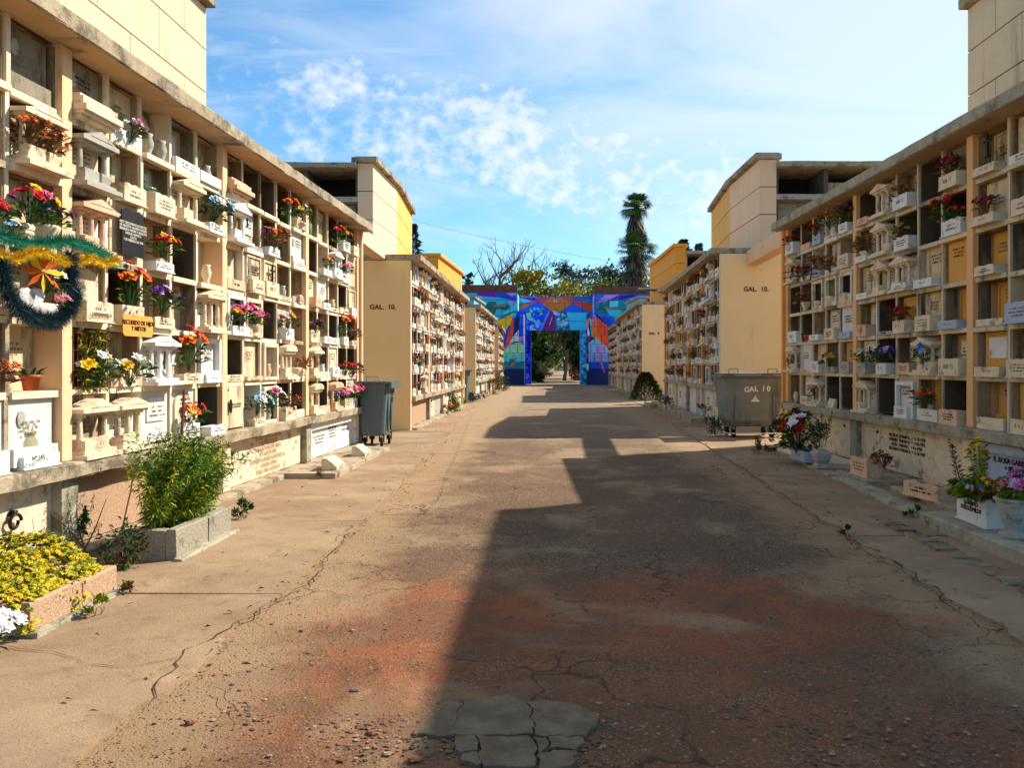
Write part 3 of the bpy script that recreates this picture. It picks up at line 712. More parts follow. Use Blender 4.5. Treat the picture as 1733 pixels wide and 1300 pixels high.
# specific slabs of the near sunlit gallery
def onwall(fr, u, d, z): return fr.P(u, d, z)
def uL(i, c, fr=FL1, bay=3.02): return i * bay + .13 + (c + .5) * (bay - .13) / 5
zrow = lambda r, zl=.8, rh=.575: zl + (5 - r) * rh
# black plaque
mb = MB(); pl = [(-.17, -.2), (.17, -.2), (.17, .17), (.10, .2), (0, .185), (-.10, .2), (-.17, .17)]; mb.prism(pl, -.012, 0, BLACK)
o = mb.build('memorial_plaque', None, label='small black memorial plaque with pale writing and a wavy top, on a white slab', cat='plaque', smooth=False); o.location = FL1.P(uL(1, 1) + .0, .07, zrow(2) + .33); o.scale = (1.1, 1, 1.1); o.rotation_euler = (0, 0, FL1.rz)
PALE = mat('pale_lettering', (214, 206, 190), .6, .05, 10, 0)
lettering('HOY DESCANSAN LOS RESTOS\nDE NUESTRA QUERIDA MADRE\nBISABUELA MADRE Y ABUELITA\nRAQUEL RAMOS S.\nQ.E.P.D.\n7 DE FEBRERO DE 1996', .030, PALE, (0, -.0145, .0), 0, o, name='writing')
# orange remembrance plaque
mb = MB(); pl = [(-.26 + .03, -.1), (.26 - .03, -.1), (.26, -.07), (.26, .07), (.23, .1), (-.23, .1), (-.26, .07), (-.26, -.07)]; mb.prism(pl, -.014, 0, ORANGE)
o = mb.build('memorial_plaque', None, label='orange rounded plaque reading RECUERDO DE HIJOS Y NIETOS under red flowers', cat='plaque'); o.location = FL1.P(uL(1, 1), .06 + .06, zrow(4) + .60); o.rotation_euler = (0, 0, FL1.rz)
lettering('RECUERDO DE HIJOS\nY NIETOS', .058, INKR, (0, -.0165, .0), 0, o, name='writing', bold=.001)
lettering('931', .05, INKR, FL1.P(uL(1, 1), .055, zrow(4) + .50), FL1.rz, g1, name='niche_number')
lettering('DE SUS HIJOS', .05, INK, FL1.P(uL(1, 0), .13, zrow(3) + .09), FL1.rz, g1, name='writing')
lettering('M.  A', .11, INKR, FL1.P(uL(1, 4), -.235, zrow(2) + .3), FL1.rz, g1, name='writing')
lettering('Nº 545', .05, INKR, FL1.P(uL(0, 4) - .12, .125, zrow(5) + .09), FL1.rz, g1, name='niche_number')
lettering('DARRO LL.', .06, INK, FL1.P(uL(0, 4), -.235, zrow(4) + .36), FL1.rz, g1, name='writing')
# base slabs with names, near sunlit gallery
lettering('RICARDO AVILA CASTRO\n+ 16 FEBRERO 1976\nROSA MORALES DE AVILA\n+ 3 MARZO 1984\nEDUARDO GABRIEL GONZALEZ A.\n+ ENERO 11 1996\nHUGO AVILA MORALES', .082, mat('faded_name_paint', (196, 164, 128), .8, .1, 20, 0), FL1.P(2 * 3.02 + 1.62, -.016, .38), FL1.rz, g1, name='engraved_names', bold=.001)
lettering('JORGE DIAZ ROJAS', .06, INK, FL1.P(3 * 3.02 + 1.6, -.016, .50), FL1.rz, g1, name='engraved_names')
for k, (du, dz, l) in enumerate(((.85, .36, 3), (1.6, .4, 3), (2.4, .45, 2))):
    part('engraved_names', glyphs(l, .62, .16, 70 + k, INK), g1, FL1.P(3 * 3.02 + du, -.018, dz), (0, 0, FL1.rz))
def ring(fr, u, z, parent, r=.055):
    mb = MB(); pts = [(math.cos(a) * r, -.03 - .012 * math.cos(a * .5), math.sin(a) * r) for a in [2 * math.pi * k / 16 for k in range(17)]]; mb.tube(pts, .012, IRON, 8)
    mb.lathe([(.035, 0), (.03, .02)], 0, 0, IRON, 10, r - .01); mb.box(-.02, .02, -.04, 0, r - .01, r + .03, IRON)
    part('ring_handle', mb.mesh('r', True), parent, fr.P(u, -.012, z), (0, 0, fr.rz))
ring(FL1, 2.15 + .35, .42, g1)
mb = MB(FL1); mb.tube([(0, 0, 0), (.001, .03, -.01)], .02, IRON, 8)
for (u, z) in ((2 * 3.02 + .42, .50), (2 * 3.02 + .25, 1.3)):
    q = MB(); q.lathe([(.025, 0), (.025, .01), (.01, .02), (.01, .03)], 0, 0, IRON, 8); q.box(-.03, .005, -.012, .012, .02, .032, IRON); part('bolt', q.mesh(), g1, FL1.P(u, -.02, z), (R(90), 0, FL1.rz))
# engraved picture, crescent handle on slabs
mb = MB(); mb.prism([(-.05, -.14), (.03, -.16), (.07, -.1), (.03, -.02), (.045, .06), (.03, .16), (-.04, .18), (-.07, .1), (-.04, 0), (-.08, -.08)], -.006, 0, mat('engraved_picture', (120, 116, 92), .7, .35, 30, 0))
part('engraved_picture', mb.mesh(), g1, FL1.P(uL(2, 1) - .15, .03, zrow(2) + .3), (0, 0, FL1.rz))
mb = MB(); mb.lathe([(.04, 0), (.07, .004), (.07, .012), (.04, .014)], 0, 0, IRON, 18, 0, .6, 1.25); part('oval_ring', mb.mesh(), g1, FL1.P(uL(2, 0) - .17, .03, zrow(5) + .3), (R(90), 0, FL1.rz))
lettering('CLEOFE CAMPOS\nDE LA FUENTE\nSU ESPOSO E HIJOS\n+ 2 MAYO 1971', .034, INK, FL1.P(uL(2, 1) + .06, .013, zrow(2) + .33), FL1.rz, g1, name='writing')
lettering('DE LAS CARLOS G.\n+ 12 JUNIO 1968', .034, INK, FL1.P(uL(2, 0) + .06, .013, zrow(5) + .3), FL1.rz, g1, name='writing')
# shady gallery base
lettering('NICOLAS  DURAN G.  + 11-10-1970\nMANUEL  DURAN M.  + 11-02-1973\nROSA  DURAN C.  + 9-6-1950\nSEGUNDO DURAN A. + 15-10-1937', .068, INKR, FR1.P(1 * 3.285 + 1.75, -.014, .50), FR1.rz, g2, name='engraved_names')
lettering('GUILLERMO MADRID G.\n+ 19 FEBRERO 1982', .06, INKR, FR1.P(2 * 3.285 + 1.6, -.014, .52), FR1.rz, g2, name='engraved_names')
lettering('R. ROSA GARRIDO DE\n+ 08-1-1983', .085, INKR, FR1.P(2.55, -.014, .50), FR1.rz, g2, name='engraved_names', bold=.001)
lettering('GARRIDO\nQ. 1992', .085, INKR, FR1.P(2.5, -.014, .27), FR1.rz, g2, name='engraved_names', bold=.001)
for u in (1 * 3.285 + .55, 1 * 3.285 + 2.65, 2 * 3.285 + .6, 2 * 3.285 + 2.6):
    q = MB(); q.lathe([(.03, 0), (.028, .012), (.008, .03)], 0, 0, IRON, 3); part('bolt', q.mesh(), g2, FR1.P(u, -.02, .60), (R(90), 0, FR1.rz))
# ------------------------------------------------------------------ upper towers
def tower(name, label, front, back_x, zb, T, mats, courses, panel, stag, niches=None, pier=None):
    """front: polyline of the facade towards the alley [(x,y),...]; the body goes back to back_x"""
    root = empty(name, (0, 0, 0), 0); tag(root, label, 'building')
    s = 1 if back_x > front[0][0] else -1
    body = MB(); poly = [(x + s * .06, y) for x, y in front] + [(back_x, front[-1][1]), (back_x, front[0][1] + .02)]
    poly[0] = (poly[0][0], poly[0][1] + .06)
    if niches: poly = [(front[0][0] + s * (pier + .0), front[0][1] + .06 + 1.2) if 0 else p for p in poly]
    bz0 = zb - .3
    body.prism([(front[0][0] + s * .06, front[0][1] + (1.3 if niches else .06))] + [(x + s * .06, y) for x, y in front[1:]] + [(back_x, front[-1][1]), (back_x, front[0][1] + (1.3 if niches else .06))], bz0, T - .02, GROOVE, 'z')
    body.build('wall_core', root)
    h = (T - zb) / courses; g = .012
    for k in range(len(front) - 1):
        a = Vector(front[k]); b = Vector(front[k + 1]); fr = Frame(a.x, a.y, b.x, b.y, 'L' if s < 0 else 'R'); L = fr.L
        cl = MB(fr)
        for c in range(courses):
            z0 = zb + c * h + g; z1 = zb + (c + 1) * h - g; u = -(panel * .5 if (stag and c % 2) else 0)
            if c == 0: z0 = zb - .3
            n = max(1, round(L / panel)); pw = L / n
            e = [u + i * pw for i in range(n + 2)]
            for i in range(len(e) - 1):
                p0 = max(0, e[i]) + (g * .6 if e[i] > .01 else 0); p1 = min(L, e[i + 1]) - (g * .6 if e[i + 1] < L - .01 else 0)
                if p1 - p0 > .02: cl.box(p0, p1, 0, -.06 - .001 * k, z0, z1, mats[min(k, len(mats) - 1)])
        cl.build('wall_cladding', root)
    # coping
    for k in range(len(front) - 1):
        a = Vector(front[k]); b = Vector(front[k + 1]); fr = Frame(a.x, a.y, b.x, b.y, 'L' if s < 0 else 'R')
        cp = MB(fr); cp.rbox(-.02 if k == 0 else 0, fr.L + .03, .14, -.6, T, T + .16, CONC if mats[0] not in (ORT,) else ORT, .4, .003); cp.build('coping', root)
    fx, fy = front[0]
    # side facing the viewer
    if pier:
        cl = MB(); 
        for c in range(courses):
            z0 = zb + c * h + g; z1 = zb + (c + 1) * h - g
            if c == 0: z0 = zb - .3
            cl.box(fx + s * .003, fx + s * pier, fy - .0, fy + .055, z0, z1, mats[0])
        cl.box(fx + s * .065, fx + s * pier, fy + .057, fy + 1.3, zb - .3, T - .01, GROOVE)
        cl.build('corner_pier', root)
        cp = MB(); cp.box(fx - s * .12, fx + s * (pier + .05), fy - .1, fy - .022, T - .0, T + .155, CONC if mats[0] is not ORT else ORT); cp.build('coping', root)
    if niches:
        x0 = fx + s * pier; n, rows, tz, w, mt = niches
        x1 = x0 + s * n * w; a, b = min(x0, x1), max(x0, x1)
        m = MB(); m.rbox(a, b + (.3 if s > 0 else 0), fy - .25, fy + 1.4, tz, tz + .14, CONCG, .4, .006); m.build('niche_roof', root)
        m = MB(); rh = (tz - zb + .3) / rows
        for i in range(n + 1):
            x = x0 + s * i * w; m.box(x - .06, x + .06, fy + .02, fy + 1.25, zb - .3, tz, mt)
        for r in range(rows):
            z = zb - .3 + r * rh; m.box(a, b, fy + .0, fy + 1.24, z - .07, z + .07, STONE['g'])
        m.build('niche_frame', root)
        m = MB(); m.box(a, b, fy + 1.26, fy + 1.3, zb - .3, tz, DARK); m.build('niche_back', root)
        m = MB()
        for i in range(n):
            x = x0 + s * (i + .5) * w
            m.box(x - w * .42, x + w * .42, fy + .5, fy + .54, zb - .3 + (rows - 2) * rh + .08, zb - .3 + (rows - 1) * rh - .08, STONE['g'])
        m.build('niche_slab', root)
        r_ = random.Random(int(abs(x0) * 10)); 
        m = MB(); x = x0 + s * w * 1.5; m.box(x - .5, x + .1, fy + .6, fy + .64, tz - .9, tz - .25, SLAB['D']); m.build('broken_slab', root)
    return root
tower('upper_building', 'tall beige panelled upper wall standing above the sunlit niches', [(-5.4, 2.0), (-5.4, 12.5)], -9, 4.54, 7.22, [BEIGET], 4, 1.5, True)
tower('upper_building', 'beige panelled upper wall standing above the shaded niches', [(6.72, 4.0), (6.72, 12.85)], 10, 4.54, 7.35, [BEIGET], 4, 1.6, True)
DG = mat('dark_grey_render', (86, 84, 76), .9, .25, 3, .3, 50, (40, 40, 38), .5, 2)
tower('upper_building', 'pink and yellow panelled building with a coping above the second sunny gallery', [(-4.9, 22.0), (-4.82, 25.0), (-5.13, 29.5)], -9, 4.85, 7.2, [PINKT, YELT], 3, 1.0, False, niches=(3, 3, 7.02, 1.45, DG), pier=.42)
tower('upper_building', 'pink and yellow panelled building with a coping above the second shady gallery', [(5.66, 21.6), (5.57, 24.8), (5.86, 29.1)], 10, 4.95, 7.2, [PINKT, YELT], 3, 1.0, False, niches=(2, 3, 6.95, 1.35, DG), pier=.45)
tower('upper_building', 'small orange panelled building above the third sunny gallery', [(-5.6, 39.8), (-5.3, 47.6)], -10, 4.9, 7.05, [ORT], 2, 9, False, niches=(2, 2, 6.7, 1.3, DG), pier=.9)
tower('upper_building', 'orange panelled building above the third shady gallery', [(6.05, 38.6), (5.95, 42.5), (5.8, 46.7)], 10.5, 5.0, 7.35, [ORT, ORT], 3, 9, False, niches=(2, 2, 7.0, 1.5, STONE['g']), pier=.5)
LB = mat('pale_blue_wall', (110, 180, 200), .85, .1, 3, .1)
tower('upper_building', 'little pale blue upper wall beside the gateway on the sunny side', [(-5.2, 54), (-5.0, 60)], -8, 4.6, 6.15, [LB], 2, 9, False, niches=(1, 1, 6.0, 1.3, ORANGE), pier=.4)
tower('upper_building', 'little pale blue upper wall beside the gateway on the shady side', [(6.05, 54), (5.7, 60)], 9, 4.6, 6.2, [LB], 2, 9, False, niches=(1, 1, 6.1, 1.3, ORANGE), pier=.4)
# passages between the galleries
def passage(name, label, x0, y0, x1, y1, z0, z1, side, wallx, wally, wt, mt):
    root = empty(name, (0, 0, 0)); tag(root, label, 'wall')
    fr = Frame(x0, y0, x1, y1, side); m = MB(fr); m.rbox(0, fr.L, .0, -.3, z0, z1, CREAMW if side == 'L' else PEACH, .3, .004); m.build('beam', root)
    m = MB(); s = -1 if side == 'L' else 1
    a, b = sorted((wallx, wallx + s * 5)); m.box(a, b, wally, wally + .2, 0, wt, mt); m.build('cross_wall', root)
PL = mat('plain_amber_wall', (232, 160, 76), .85, .05, 1.5, .15, 45, (180, 126, 66), .12, .7, True)
passage('passage_wall', 'cream beam and tan wall closing the sunny passage behind the tall bin', -3.95, 15.85, -4.05, 19.6, 4.2, 4.55, 'L', -4.62, 21.8, 4.4, TAN)
passage('passage_wall', 'peach beam and amber wall closing the shady passage behind the wide bin', 4.95, 16.12, 5.05, 20.7, 4.18, 4.55, 'R', 5.52, 21.2, 4.4, PL)
# ------------------------------------------------------------------ ground
def ground_mat(name, kind):
    m = bpy.data.materials.new(name); m.use_nodes = True; nt = m.node_tree; N = nt.nodes; L = nt.links; b = N['Principled BSDF']
    b.inputs['Roughness'].default_value = .92; b.inputs['Specular IOR Level'].default_value = .2
    geo = N.new('ShaderNodeNewGeometry'); P = geo.outputs['Position']
    def noi(s, d=6, r=.6, dist=0):
        t = N.new('ShaderNodeTexNoise'); t.inputs['Scale'].default_value = s; t.inputs['Detail'].default_value = d; t.inputs['Roughness'].default_value = r; t.inputs['Distortion'].default_value = dist; L.new(P, t.inputs['Vector']); return t.outputs[0]
    def mr(v, a, b_, lo=0, hi=1):
        t = N.new('ShaderNodeMapRange'); t.interpolation_type = 'SMOOTHSTEP'; t.inputs[1].default_value = a; t.inputs[2].default_value = b_; t.inputs[3].default_value = lo; t.inputs[4].default_value = hi; L.new(v, t.inputs[0]); return t.outputs[0]
    def mix(f, a, b_):
        t = N.new('ShaderNodeMix'); t.data_type = 'RGBA'
        for i, v in ((0, f), (6, a), (7, b_)):
            if isinstance(v, (int, float)): t.inputs[i].default_value = v
            elif isinstance(v, tuple): t.inputs[i].default_value = (*lin(v), 1)
            else: L.new(v, t.inputs[i])
        return t.outputs[2]
    def mul(a, b_):
        t = N.new('ShaderNodeMath'); t.operation = 'MULTIPLY'; L.new(a, t.inputs[0])
        if isinstance(b_, (int, float)): t.inputs[1].default_value = b_
        else: L.new(b_, t.inputs[1])
        return t.outputs[0]
    def vor(s, feat='F1', rnd=1):
        t = N.new('ShaderNodeTexVoronoi'); t.feature = feat; t.inputs['Scale'].default_value = s; t.inputs['Randomness'].default_value = rnd; L.new(P, t.inputs['Vector']); return t
    bp = N.new('ShaderNodeBump'); bp.inputs['Distance'].default_value = .02
    if kind == 'road':
        base = mix(mr(noi(1.1, 8, .65), .35, .68), (134, 106, 78), (162, 132, 100))
        fine = mix(mr(noi(48, 5, .75), .38, .66), (84, 64, 48), base)
        v = vor(34); st = mr(v.outputs['Distance'], .16, .30, 1, 0)
        cr = N.new('ShaderNodeSeparateColor'); L.new(v.outputs['Color'], cr.inputs[0])
        stone = mix(cr.outputs[0], (62, 50, 44), (204, 174, 138))
        pick = mul(st, mr(cr.outputs[1], .35, .45)); c = mix(mul(pick, .92), fine, stone)
        v5 = vor(17); c5 = N.new('ShaderNodeSeparateColor'); L.new(v5.outputs['Color'], c5.inputs[0])
        c = mix(mul(mul(mr(v5.outputs['Distance'], .18, .26, 1, 0), mr(c5.outputs[0], .78, .82)), .8), c, (112, 98, 88))
        v2 = vor(90); c2 = N.new('ShaderNodeSeparateColor'); L.new(v2.outputs['Color'], c2.inputs[0])
        c = mix(mul(mul(mr(v2.outputs['Distance'], .2, .42, 1, 0), mr(c2.outputs[0], .5, .6)), .85), c, (52, 38, 30))
        v3 = vor(60); c3 = N.new('ShaderNodeSeparateColor'); L.new(v3.outputs['Color'], c3.inputs[0])
        c = mix(mul(mul(mr(v3.outputs['Distance'], .2, .4, 1, 0), mr(c3.outputs[0], .74, .8)), .7), c, (206, 176, 142))
        # red earth spread over the worn middle
        sp = N.new('ShaderNodeSeparateXYZ'); L.new(P, sp.inputs[0])
        def blob(cx, cy, rx, ry):
            d = N.new('ShaderNodeVectorMath'); d.operation = 'SUBTRACT'; L.new(P, d.inputs[0]); d.inputs[1].default_value = (cx, cy, 0)
            s_ = N.new('ShaderNodeVectorMath'); s_.operation = 'MULTIPLY'; L.new(d.outputs[0], s_.inputs[0]); s_.inputs[1].default_value = (1 / rx, 1 / ry, 0)
            l = N.new('ShaderNodeVectorMath'); l.operation = 'LENGTH'; L.new(s_.outputs[0], l.inputs[0])
            a = N.new('ShaderNodeMath'); a.operation = 'ADD'; L.new(l.outputs['Value'], a.inputs[0])
            q = N.new('ShaderNodeMath'); q.operation = 'MULTIPLY_ADD'; L.new(noi(1.6, 6, .65, .4), q.inputs[0]); q.inputs[1].default_value = 1.6; q.inputs[2].default_value = -.8; L.new(q.outputs[0], a.inputs[1])
            return mr(a.outputs[0], .45, 1.15, 1, 0)
        patchy = mr(noi(5, 6, .7), .3, .62, .25, 1)
        c = mix(mul(mul(blob(-.7, 4.9, 1.15, 1.7), patchy), .62), c, (160, 88, 50)); c = mix(mul(mul(blob(1.0, 5.2, 1.9, 1.1), patchy), .75), c, (164, 88, 50))
        c = mix(mul(mul(blob(.3, 3.5, 3.2, 1.0), patchy), .6), c, (156, 92, 56))
        c = mix(mul(mr(noi(.55, 5, .6, .6), .5, .62), .45), c, (180, 152, 116)); wornm = mr(noi(.8, 9, .62, .3), .50, .525); c = mix(mul(wornm, .38), c, (108, 80, 56)); c = mix(mul(mr(noi(2.3, 7, .7, .4), .54, .66), .4), c, (98, 76, 56))
        ex = N.new('ShaderNodeMath'); ex.operation = 'SUBTRACT'; L.new(sp.outputs[0], ex.inputs[0]); ex.inputs[1].default_value = .45
        ea = N.new('ShaderNodeMath'); ea.operation = 'ABSOLUTE'; L.new(ex.outputs[0], ea.inputs[0])
        en = N.new('ShaderNodeMath'); en.operation = 'MULTIPLY_ADD'; L.new(noi(1.7, 7, .65), en.inputs[0]); en.inputs[1].default_value = 1.3; L.new(ea.outputs[0], en.inputs[2])
        c = mix(mul(mr(en.outputs[0], 2.2, 2.9), .75), c, (172, 140, 104))
        wv = N.new('ShaderNodeTexVoronoi'); wv.feature = 'DISTANCE_TO_EDGE'; wv.inputs['Scale'].default_value = 1.5
        wn = N.new('ShaderNodeTexNoise'); wn.inputs['Scale'].default_value = 3.0; wn.inputs['Detail'].default_value = 5; L.new(P, wn.inputs['Vector'])
        wa = N.new('ShaderNodeVectorMath'); wa.operation = 'MULTIPLY_ADD'; L.new(wn.outputs['Color'], wa.inputs[0]); wa.inputs[1].default_value = (.5, .5, 0); L.new(P, wa.inputs[2]); L.new(wa.outputs[0], wv.inputs['Vector'])
        c = mix(mul(mul(mr(wv.outputs['Distance'], .004, .018, 1, 0), mr(noi(.45, 4, .6), .44, .56)), .75), c, (70, 52, 38))
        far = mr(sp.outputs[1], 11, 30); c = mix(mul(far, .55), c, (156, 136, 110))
        L.new(c, b.inputs['Base Color'])
        hs = N.new('ShaderNodeMath'); hs.operation = 'ADD'; L.new(mul(pick, .7), hs.inputs[0]); L.new(noi(70, 6, .7), hs.inputs[1])
        L.new(hs.outputs[0], bp.inputs['Height']); bp.inputs['Strength'].default_value = 1.0
    elif kind == 'walk':
        base = mix(mr(noi(.9, 8, .6), .35, .68), (146, 120, 92), (170, 142, 110))
        c = mix(mul(mr(noi(3.5, 8, .7, .5), .5, .72), .6), base, (112, 88, 64))
        c = mix(mul(mr(noi(120, 3, .7), .52, .66), .5), c, (106, 84, 62))
        c = mix(mul(mr(noi(.7, 7, .62, .5), .52, .56), .3), c, (132, 104, 76))
        v2 = vor(26); c2 = N.new('ShaderNodeSeparateColor'); L.new(v2.outputs['Color'], c2.inputs[0])
        c = mix(mul(mul(mr(v2.outputs['Distance'], .1, .2, 1, 0), mr(c2.outputs[0], .84, .88)), .7), c, (76, 62, 50))
        L.new(c, b.inputs['Base Color']); L.new(noi(60, 6, .75), bp.inputs['Height']); bp.inputs['Strength'].default_value = .6
    elif kind == 'patch':
        c = mix(mr(noi(7, 8, .65), .35, .68), (104, 86, 66), (130, 110, 86)); c = mix(mul(mr(noi(110, 4, .7), .52, .66), .35), c, (78, 70, 56))
        L.new(c, b.inputs['Base Color']); L.new(noi(45, 6, .75), bp.inputs['Height']); bp.inputs['Strength'].default_value = .4
    else:
        c = mix(mr(noi(.6, 8, .6), .35, .68), (118, 92, 62), (150, 120, 84)); L.new(c, b.inputs['Base Color']); L.new(noi(20, 6, .75), bp.inputs['Height']); bp.inputs['Strength'].default_value = .4
    L.new(bp.outputs[0], b.inputs['Normal']); return m
RM = ground_mat('worn_road_surface', 'road'); WM = ground_mat('concrete_walk', 'walk'); PM = ground_mat('concrete_patch', 'patch'); EM = ground_mat('bare_earth', 'earth')
MUDC = mat('crack_dirt', (66, 46, 32), .95, .2, 20, .3)
mb = MB(); mb.add([(-1500, -50, -.06), (1500, -50, -.06), (1500, 2500, -.06), (-1500, 2500, -.06)], [(0, 1, 2, 3)], EM); mb.build('ground', None, kind='structure')
def nz(x, y, z=0): return noise.noise(Vector((x, y, z)))
# road: undulating strip
def xl(y): return -1.9 - max(0, min(1, (y - 8) / 22)) * 1.05 + .07 * nz(0, y * 1.3) + .03 * nz(3, y * 5)
def xr(y): return 2.72 + max(0, min(1, (y - 6) / 24)) * .95 + .10 * nz(7, y * 1.1) + .04 * nz(9, y * 5)
rd = MB(); ys = []; y = 1.5
while y < 260: ys.append(y); y += .08 if y < 9 else (.3 if y < 30 else 3)
nx = 70; vs = []; fs = []
for y in ys:
    for i in range(nx + 1):
        x = -3.6 + 8.2 * i / nx
        h = .012 * nz(x * .9, y * .9, 5) + .006 * nz(x * 4, y * 4, 2) + (.004 * nz(x * 14, y * 14, 8) if y < 9 else 0)
        vs.append((x, y, h - .012))
for j in range(len(ys) - 1):
    for i in range(nx): a = j * (nx + 1) + i; fs.append((a, a + 1, a + nx + 2, a + nx + 1))
rd.add(vs, fs, RM); rd.build('road', None, smooth=True, kind='structure')
# side walks of cast slabs with ragged inner edges
def walk(name, edge, outer, joints, zz):
    mb = MB()
    for j in range(len(joints) - 1):
        a, b = joints[j] + .007, joints[j + 1] - .007; n = max(2, int((b - a) / (.08 if a < 12 else .5))); sk = (random.Random(j).uniform(-.04, .04))
        vs = []; fs = []; z = zz + random.Random(j + 9).uniform(-.004, .004)
        for k in range(n + 1):
            y = a + (b - a) * k / n; e = edge(y); o = outer(y)
            for t in (0, .0001, .3, .65, 1):
                x = e + (o - e) * t; yy = y + sk * t
                vs.append((x, yy, (-.04 if t == 0 else z + .004 * nz(x * 1.5, yy * 1.5))))
        for k in range(n):
            for t in range(4): q = k * 5 + t; fs.append((q, q + 1, q + 6, q + 5))
        mb.add(vs, fs, WM)
    mb.build(name, None, smooth=False, kind='structure')
walk('pavement', xl, lambda y: -5.8, [1.5, 3.0, 5.55, 8.15, 10.9, 14.6, 19.2, 24, 29, 34, 40, 47, 55, 63], .012)
walk('pavement', xr, lambda y: 5.6, [1.5, 4.4, 7.45, 10.2, 13.0, 16.6, 21, 26, 31, 37, 44, 52, 63], .010)
mb = MB(); mb.box(-30, -5.8, 1, 66, -.05, .0, EM); mb.box(5.6, 30, 1, 66, -.05, .0, EM); mb.build('ground', None, kind='structure')
# cracks and damage: thin ragged strips of dirt lying on the surface
def crack(mb, pts, w, seed, z=.019):
    r = random.Random(seed); out = []
    for i in range(len(pts) - 1):
        a = Vector((*pts[i], z)); b = Vector((*pts[i + 1], z)); n = max(2, int((b - a).length / .06)); d = (b - a).normalized(); s = Vector((-d.y, d.x, 0))
        for k in range(n): out.append((a.lerp(b, k / n) + s * (nz(a.x * 3 + k * .3, a.y * 3, seed) * .08 + r.uniform(-.012, .012)), s))
    out.append((Vector((*pts[-1], z)), s)); vs = []
    for p, s in out: ww = w * .45 * r.uniform(.15, 1.3); vs += [p - s * ww, p + s * ww]
    mb.add(vs, [(2 * i, 2 * i + 1, 2 * i + 3, 2 * i + 2) for i in range(len(out) - 1)], MUDC)
cm = MB()
def pxg(x, y): s = 1.6 / (y - 619); return ((x - 932) * s, 1350 * s)
for k, (pl, w) in enumerate([
    ([(560, 925), (600, 890), (690, 890), (740, 850), (800, 700)], .008), ([(250, 1190), (300, 1120), (420, 1050), (520, 990), (600, 905)], .012),
    ([(690, 905), (730, 860), (840, 855), (960, 850)], .006), ([(710, 800), (830, 795), (1000, 800)], .008), ([(0, 1095), (80, 1110), (200, 1135), (300, 1120)], .006),
    ([(1400, 890), (1440, 915), (1520, 960), (1590, 1010), (1620, 1040)], .02), ([(1190, 760), (1250, 790), (1310, 830), (1400, 888)], .011),
    ([(1190, 880), (1290, 905), (1400, 885)], .006), ([(360, 1170), (370, 1200), (430, 1220), (475, 1215)], .008), ([(800, 715), (840, 706), (868, 706)], .02),
    ([(950, 690), (1030, 720), (1100, 740), (1180, 752)], .008), ([(1050, 790), (1120, 800), (1240, 795)], .006), ([(205, 1010), (340, 1012), (480, 1016)], .004),
    ([(800, 860), (870, 890), (980, 880), (1100, 890)], .004), ([(880, 720), (900, 760), (880, 820), (905, 850)], .004), ([(480, 930), (560, 940), (600, 905)], .005),
    ([(935, 965), (985, 958), (1010, 965)], .012)]):
    crack(cm, [pxg(*p) for p in pl], w, k)
cm.build('road_crack', None, kind='structure')
# broken concrete patch: separate plates
def plate(mb, pts, z, mt, th=.02, seed=0):
    r = random.Random(seed); out = []
    for i in range(len(pts)):
        a = Vector(pts[i]); b = Vector(pts[(i + 1) % len(pts)]); n = max(1, int((b - a).length / .014))
        for k in range(n): q_ = a.lerp(b, k / n); out.append(q_ + Vector((nz(q_.x * 14, q_.y * 14, 1) * .028 + nz(q_.x * 50, q_.y * 50, 5) * .010, nz(q_.x * 14, q_.y * 14, 2) * .022 + nz(q_.x * 50, q_.y * 50, 6) * .008)))
    c = sum(out, Vector((0, 0))) / len(out)
    n = len(out); vs = [(p.x, p.y, z - th) for p in out] + [(p.x, p.y, z - .003) for p in out] + [(c.x + (p.x - c.x) * .982, c.y + (p.y - c.y) * .982, z + .002 * nz(p.x * 9, p.y * 9)) for p in out]
    fs = [(i, (i + 1) % n, n + (i + 1) % n, n + i) for i in range(n)] + [(n + i, n + (i + 1) % n, 2 * n + (i + 1) % n, 2 * n + i) for i in range(n)] + [tuple(range(2 * n, 3 * n))]
    mb.add(vs, fs, mt)
pm = MB()
Z = lambda x, y: pxg(500 + x / 2.476, 1050 + y / 2.476)
for k, pl in enumerate([
    [(490, 480), (530, 430), (590, 400), (640, 350), (690, 335), (672, 480), (600, 488)], [(695, 335), (780, 330), (880, 315), (980, 340), (1000, 485), (840, 487), (668, 482)],
    [(985, 342), (1090, 345), (1180, 350), (1240, 380), (1275, 410), (1235, 470), (1200, 490), (1005, 487)], [(672, 490), (760, 492), (755, 545), (700, 555), (668, 520)],
    [(768, 492), (985, 492), (1020, 545), (1000, 619), (790, 619), (765, 560)], [(690, 565), (760, 556), (780, 600), (740, 615), (695, 590)],
    [(995, 492), (1050, 492), (1062, 530), (1040, 560), (1020, 535)], [(1060, 492), (1195, 496), (1215, 515), (1180, 545), (1075, 540)],
    [(1035, 560), (1180, 548), (1195, 560), (1150, 610), (1080, 640), (1005, 640)]]): plate(pm, [Z(*p) for p in pl], .006, PM, .03, k)
pm.build('concrete_patch', None, kind='structure')
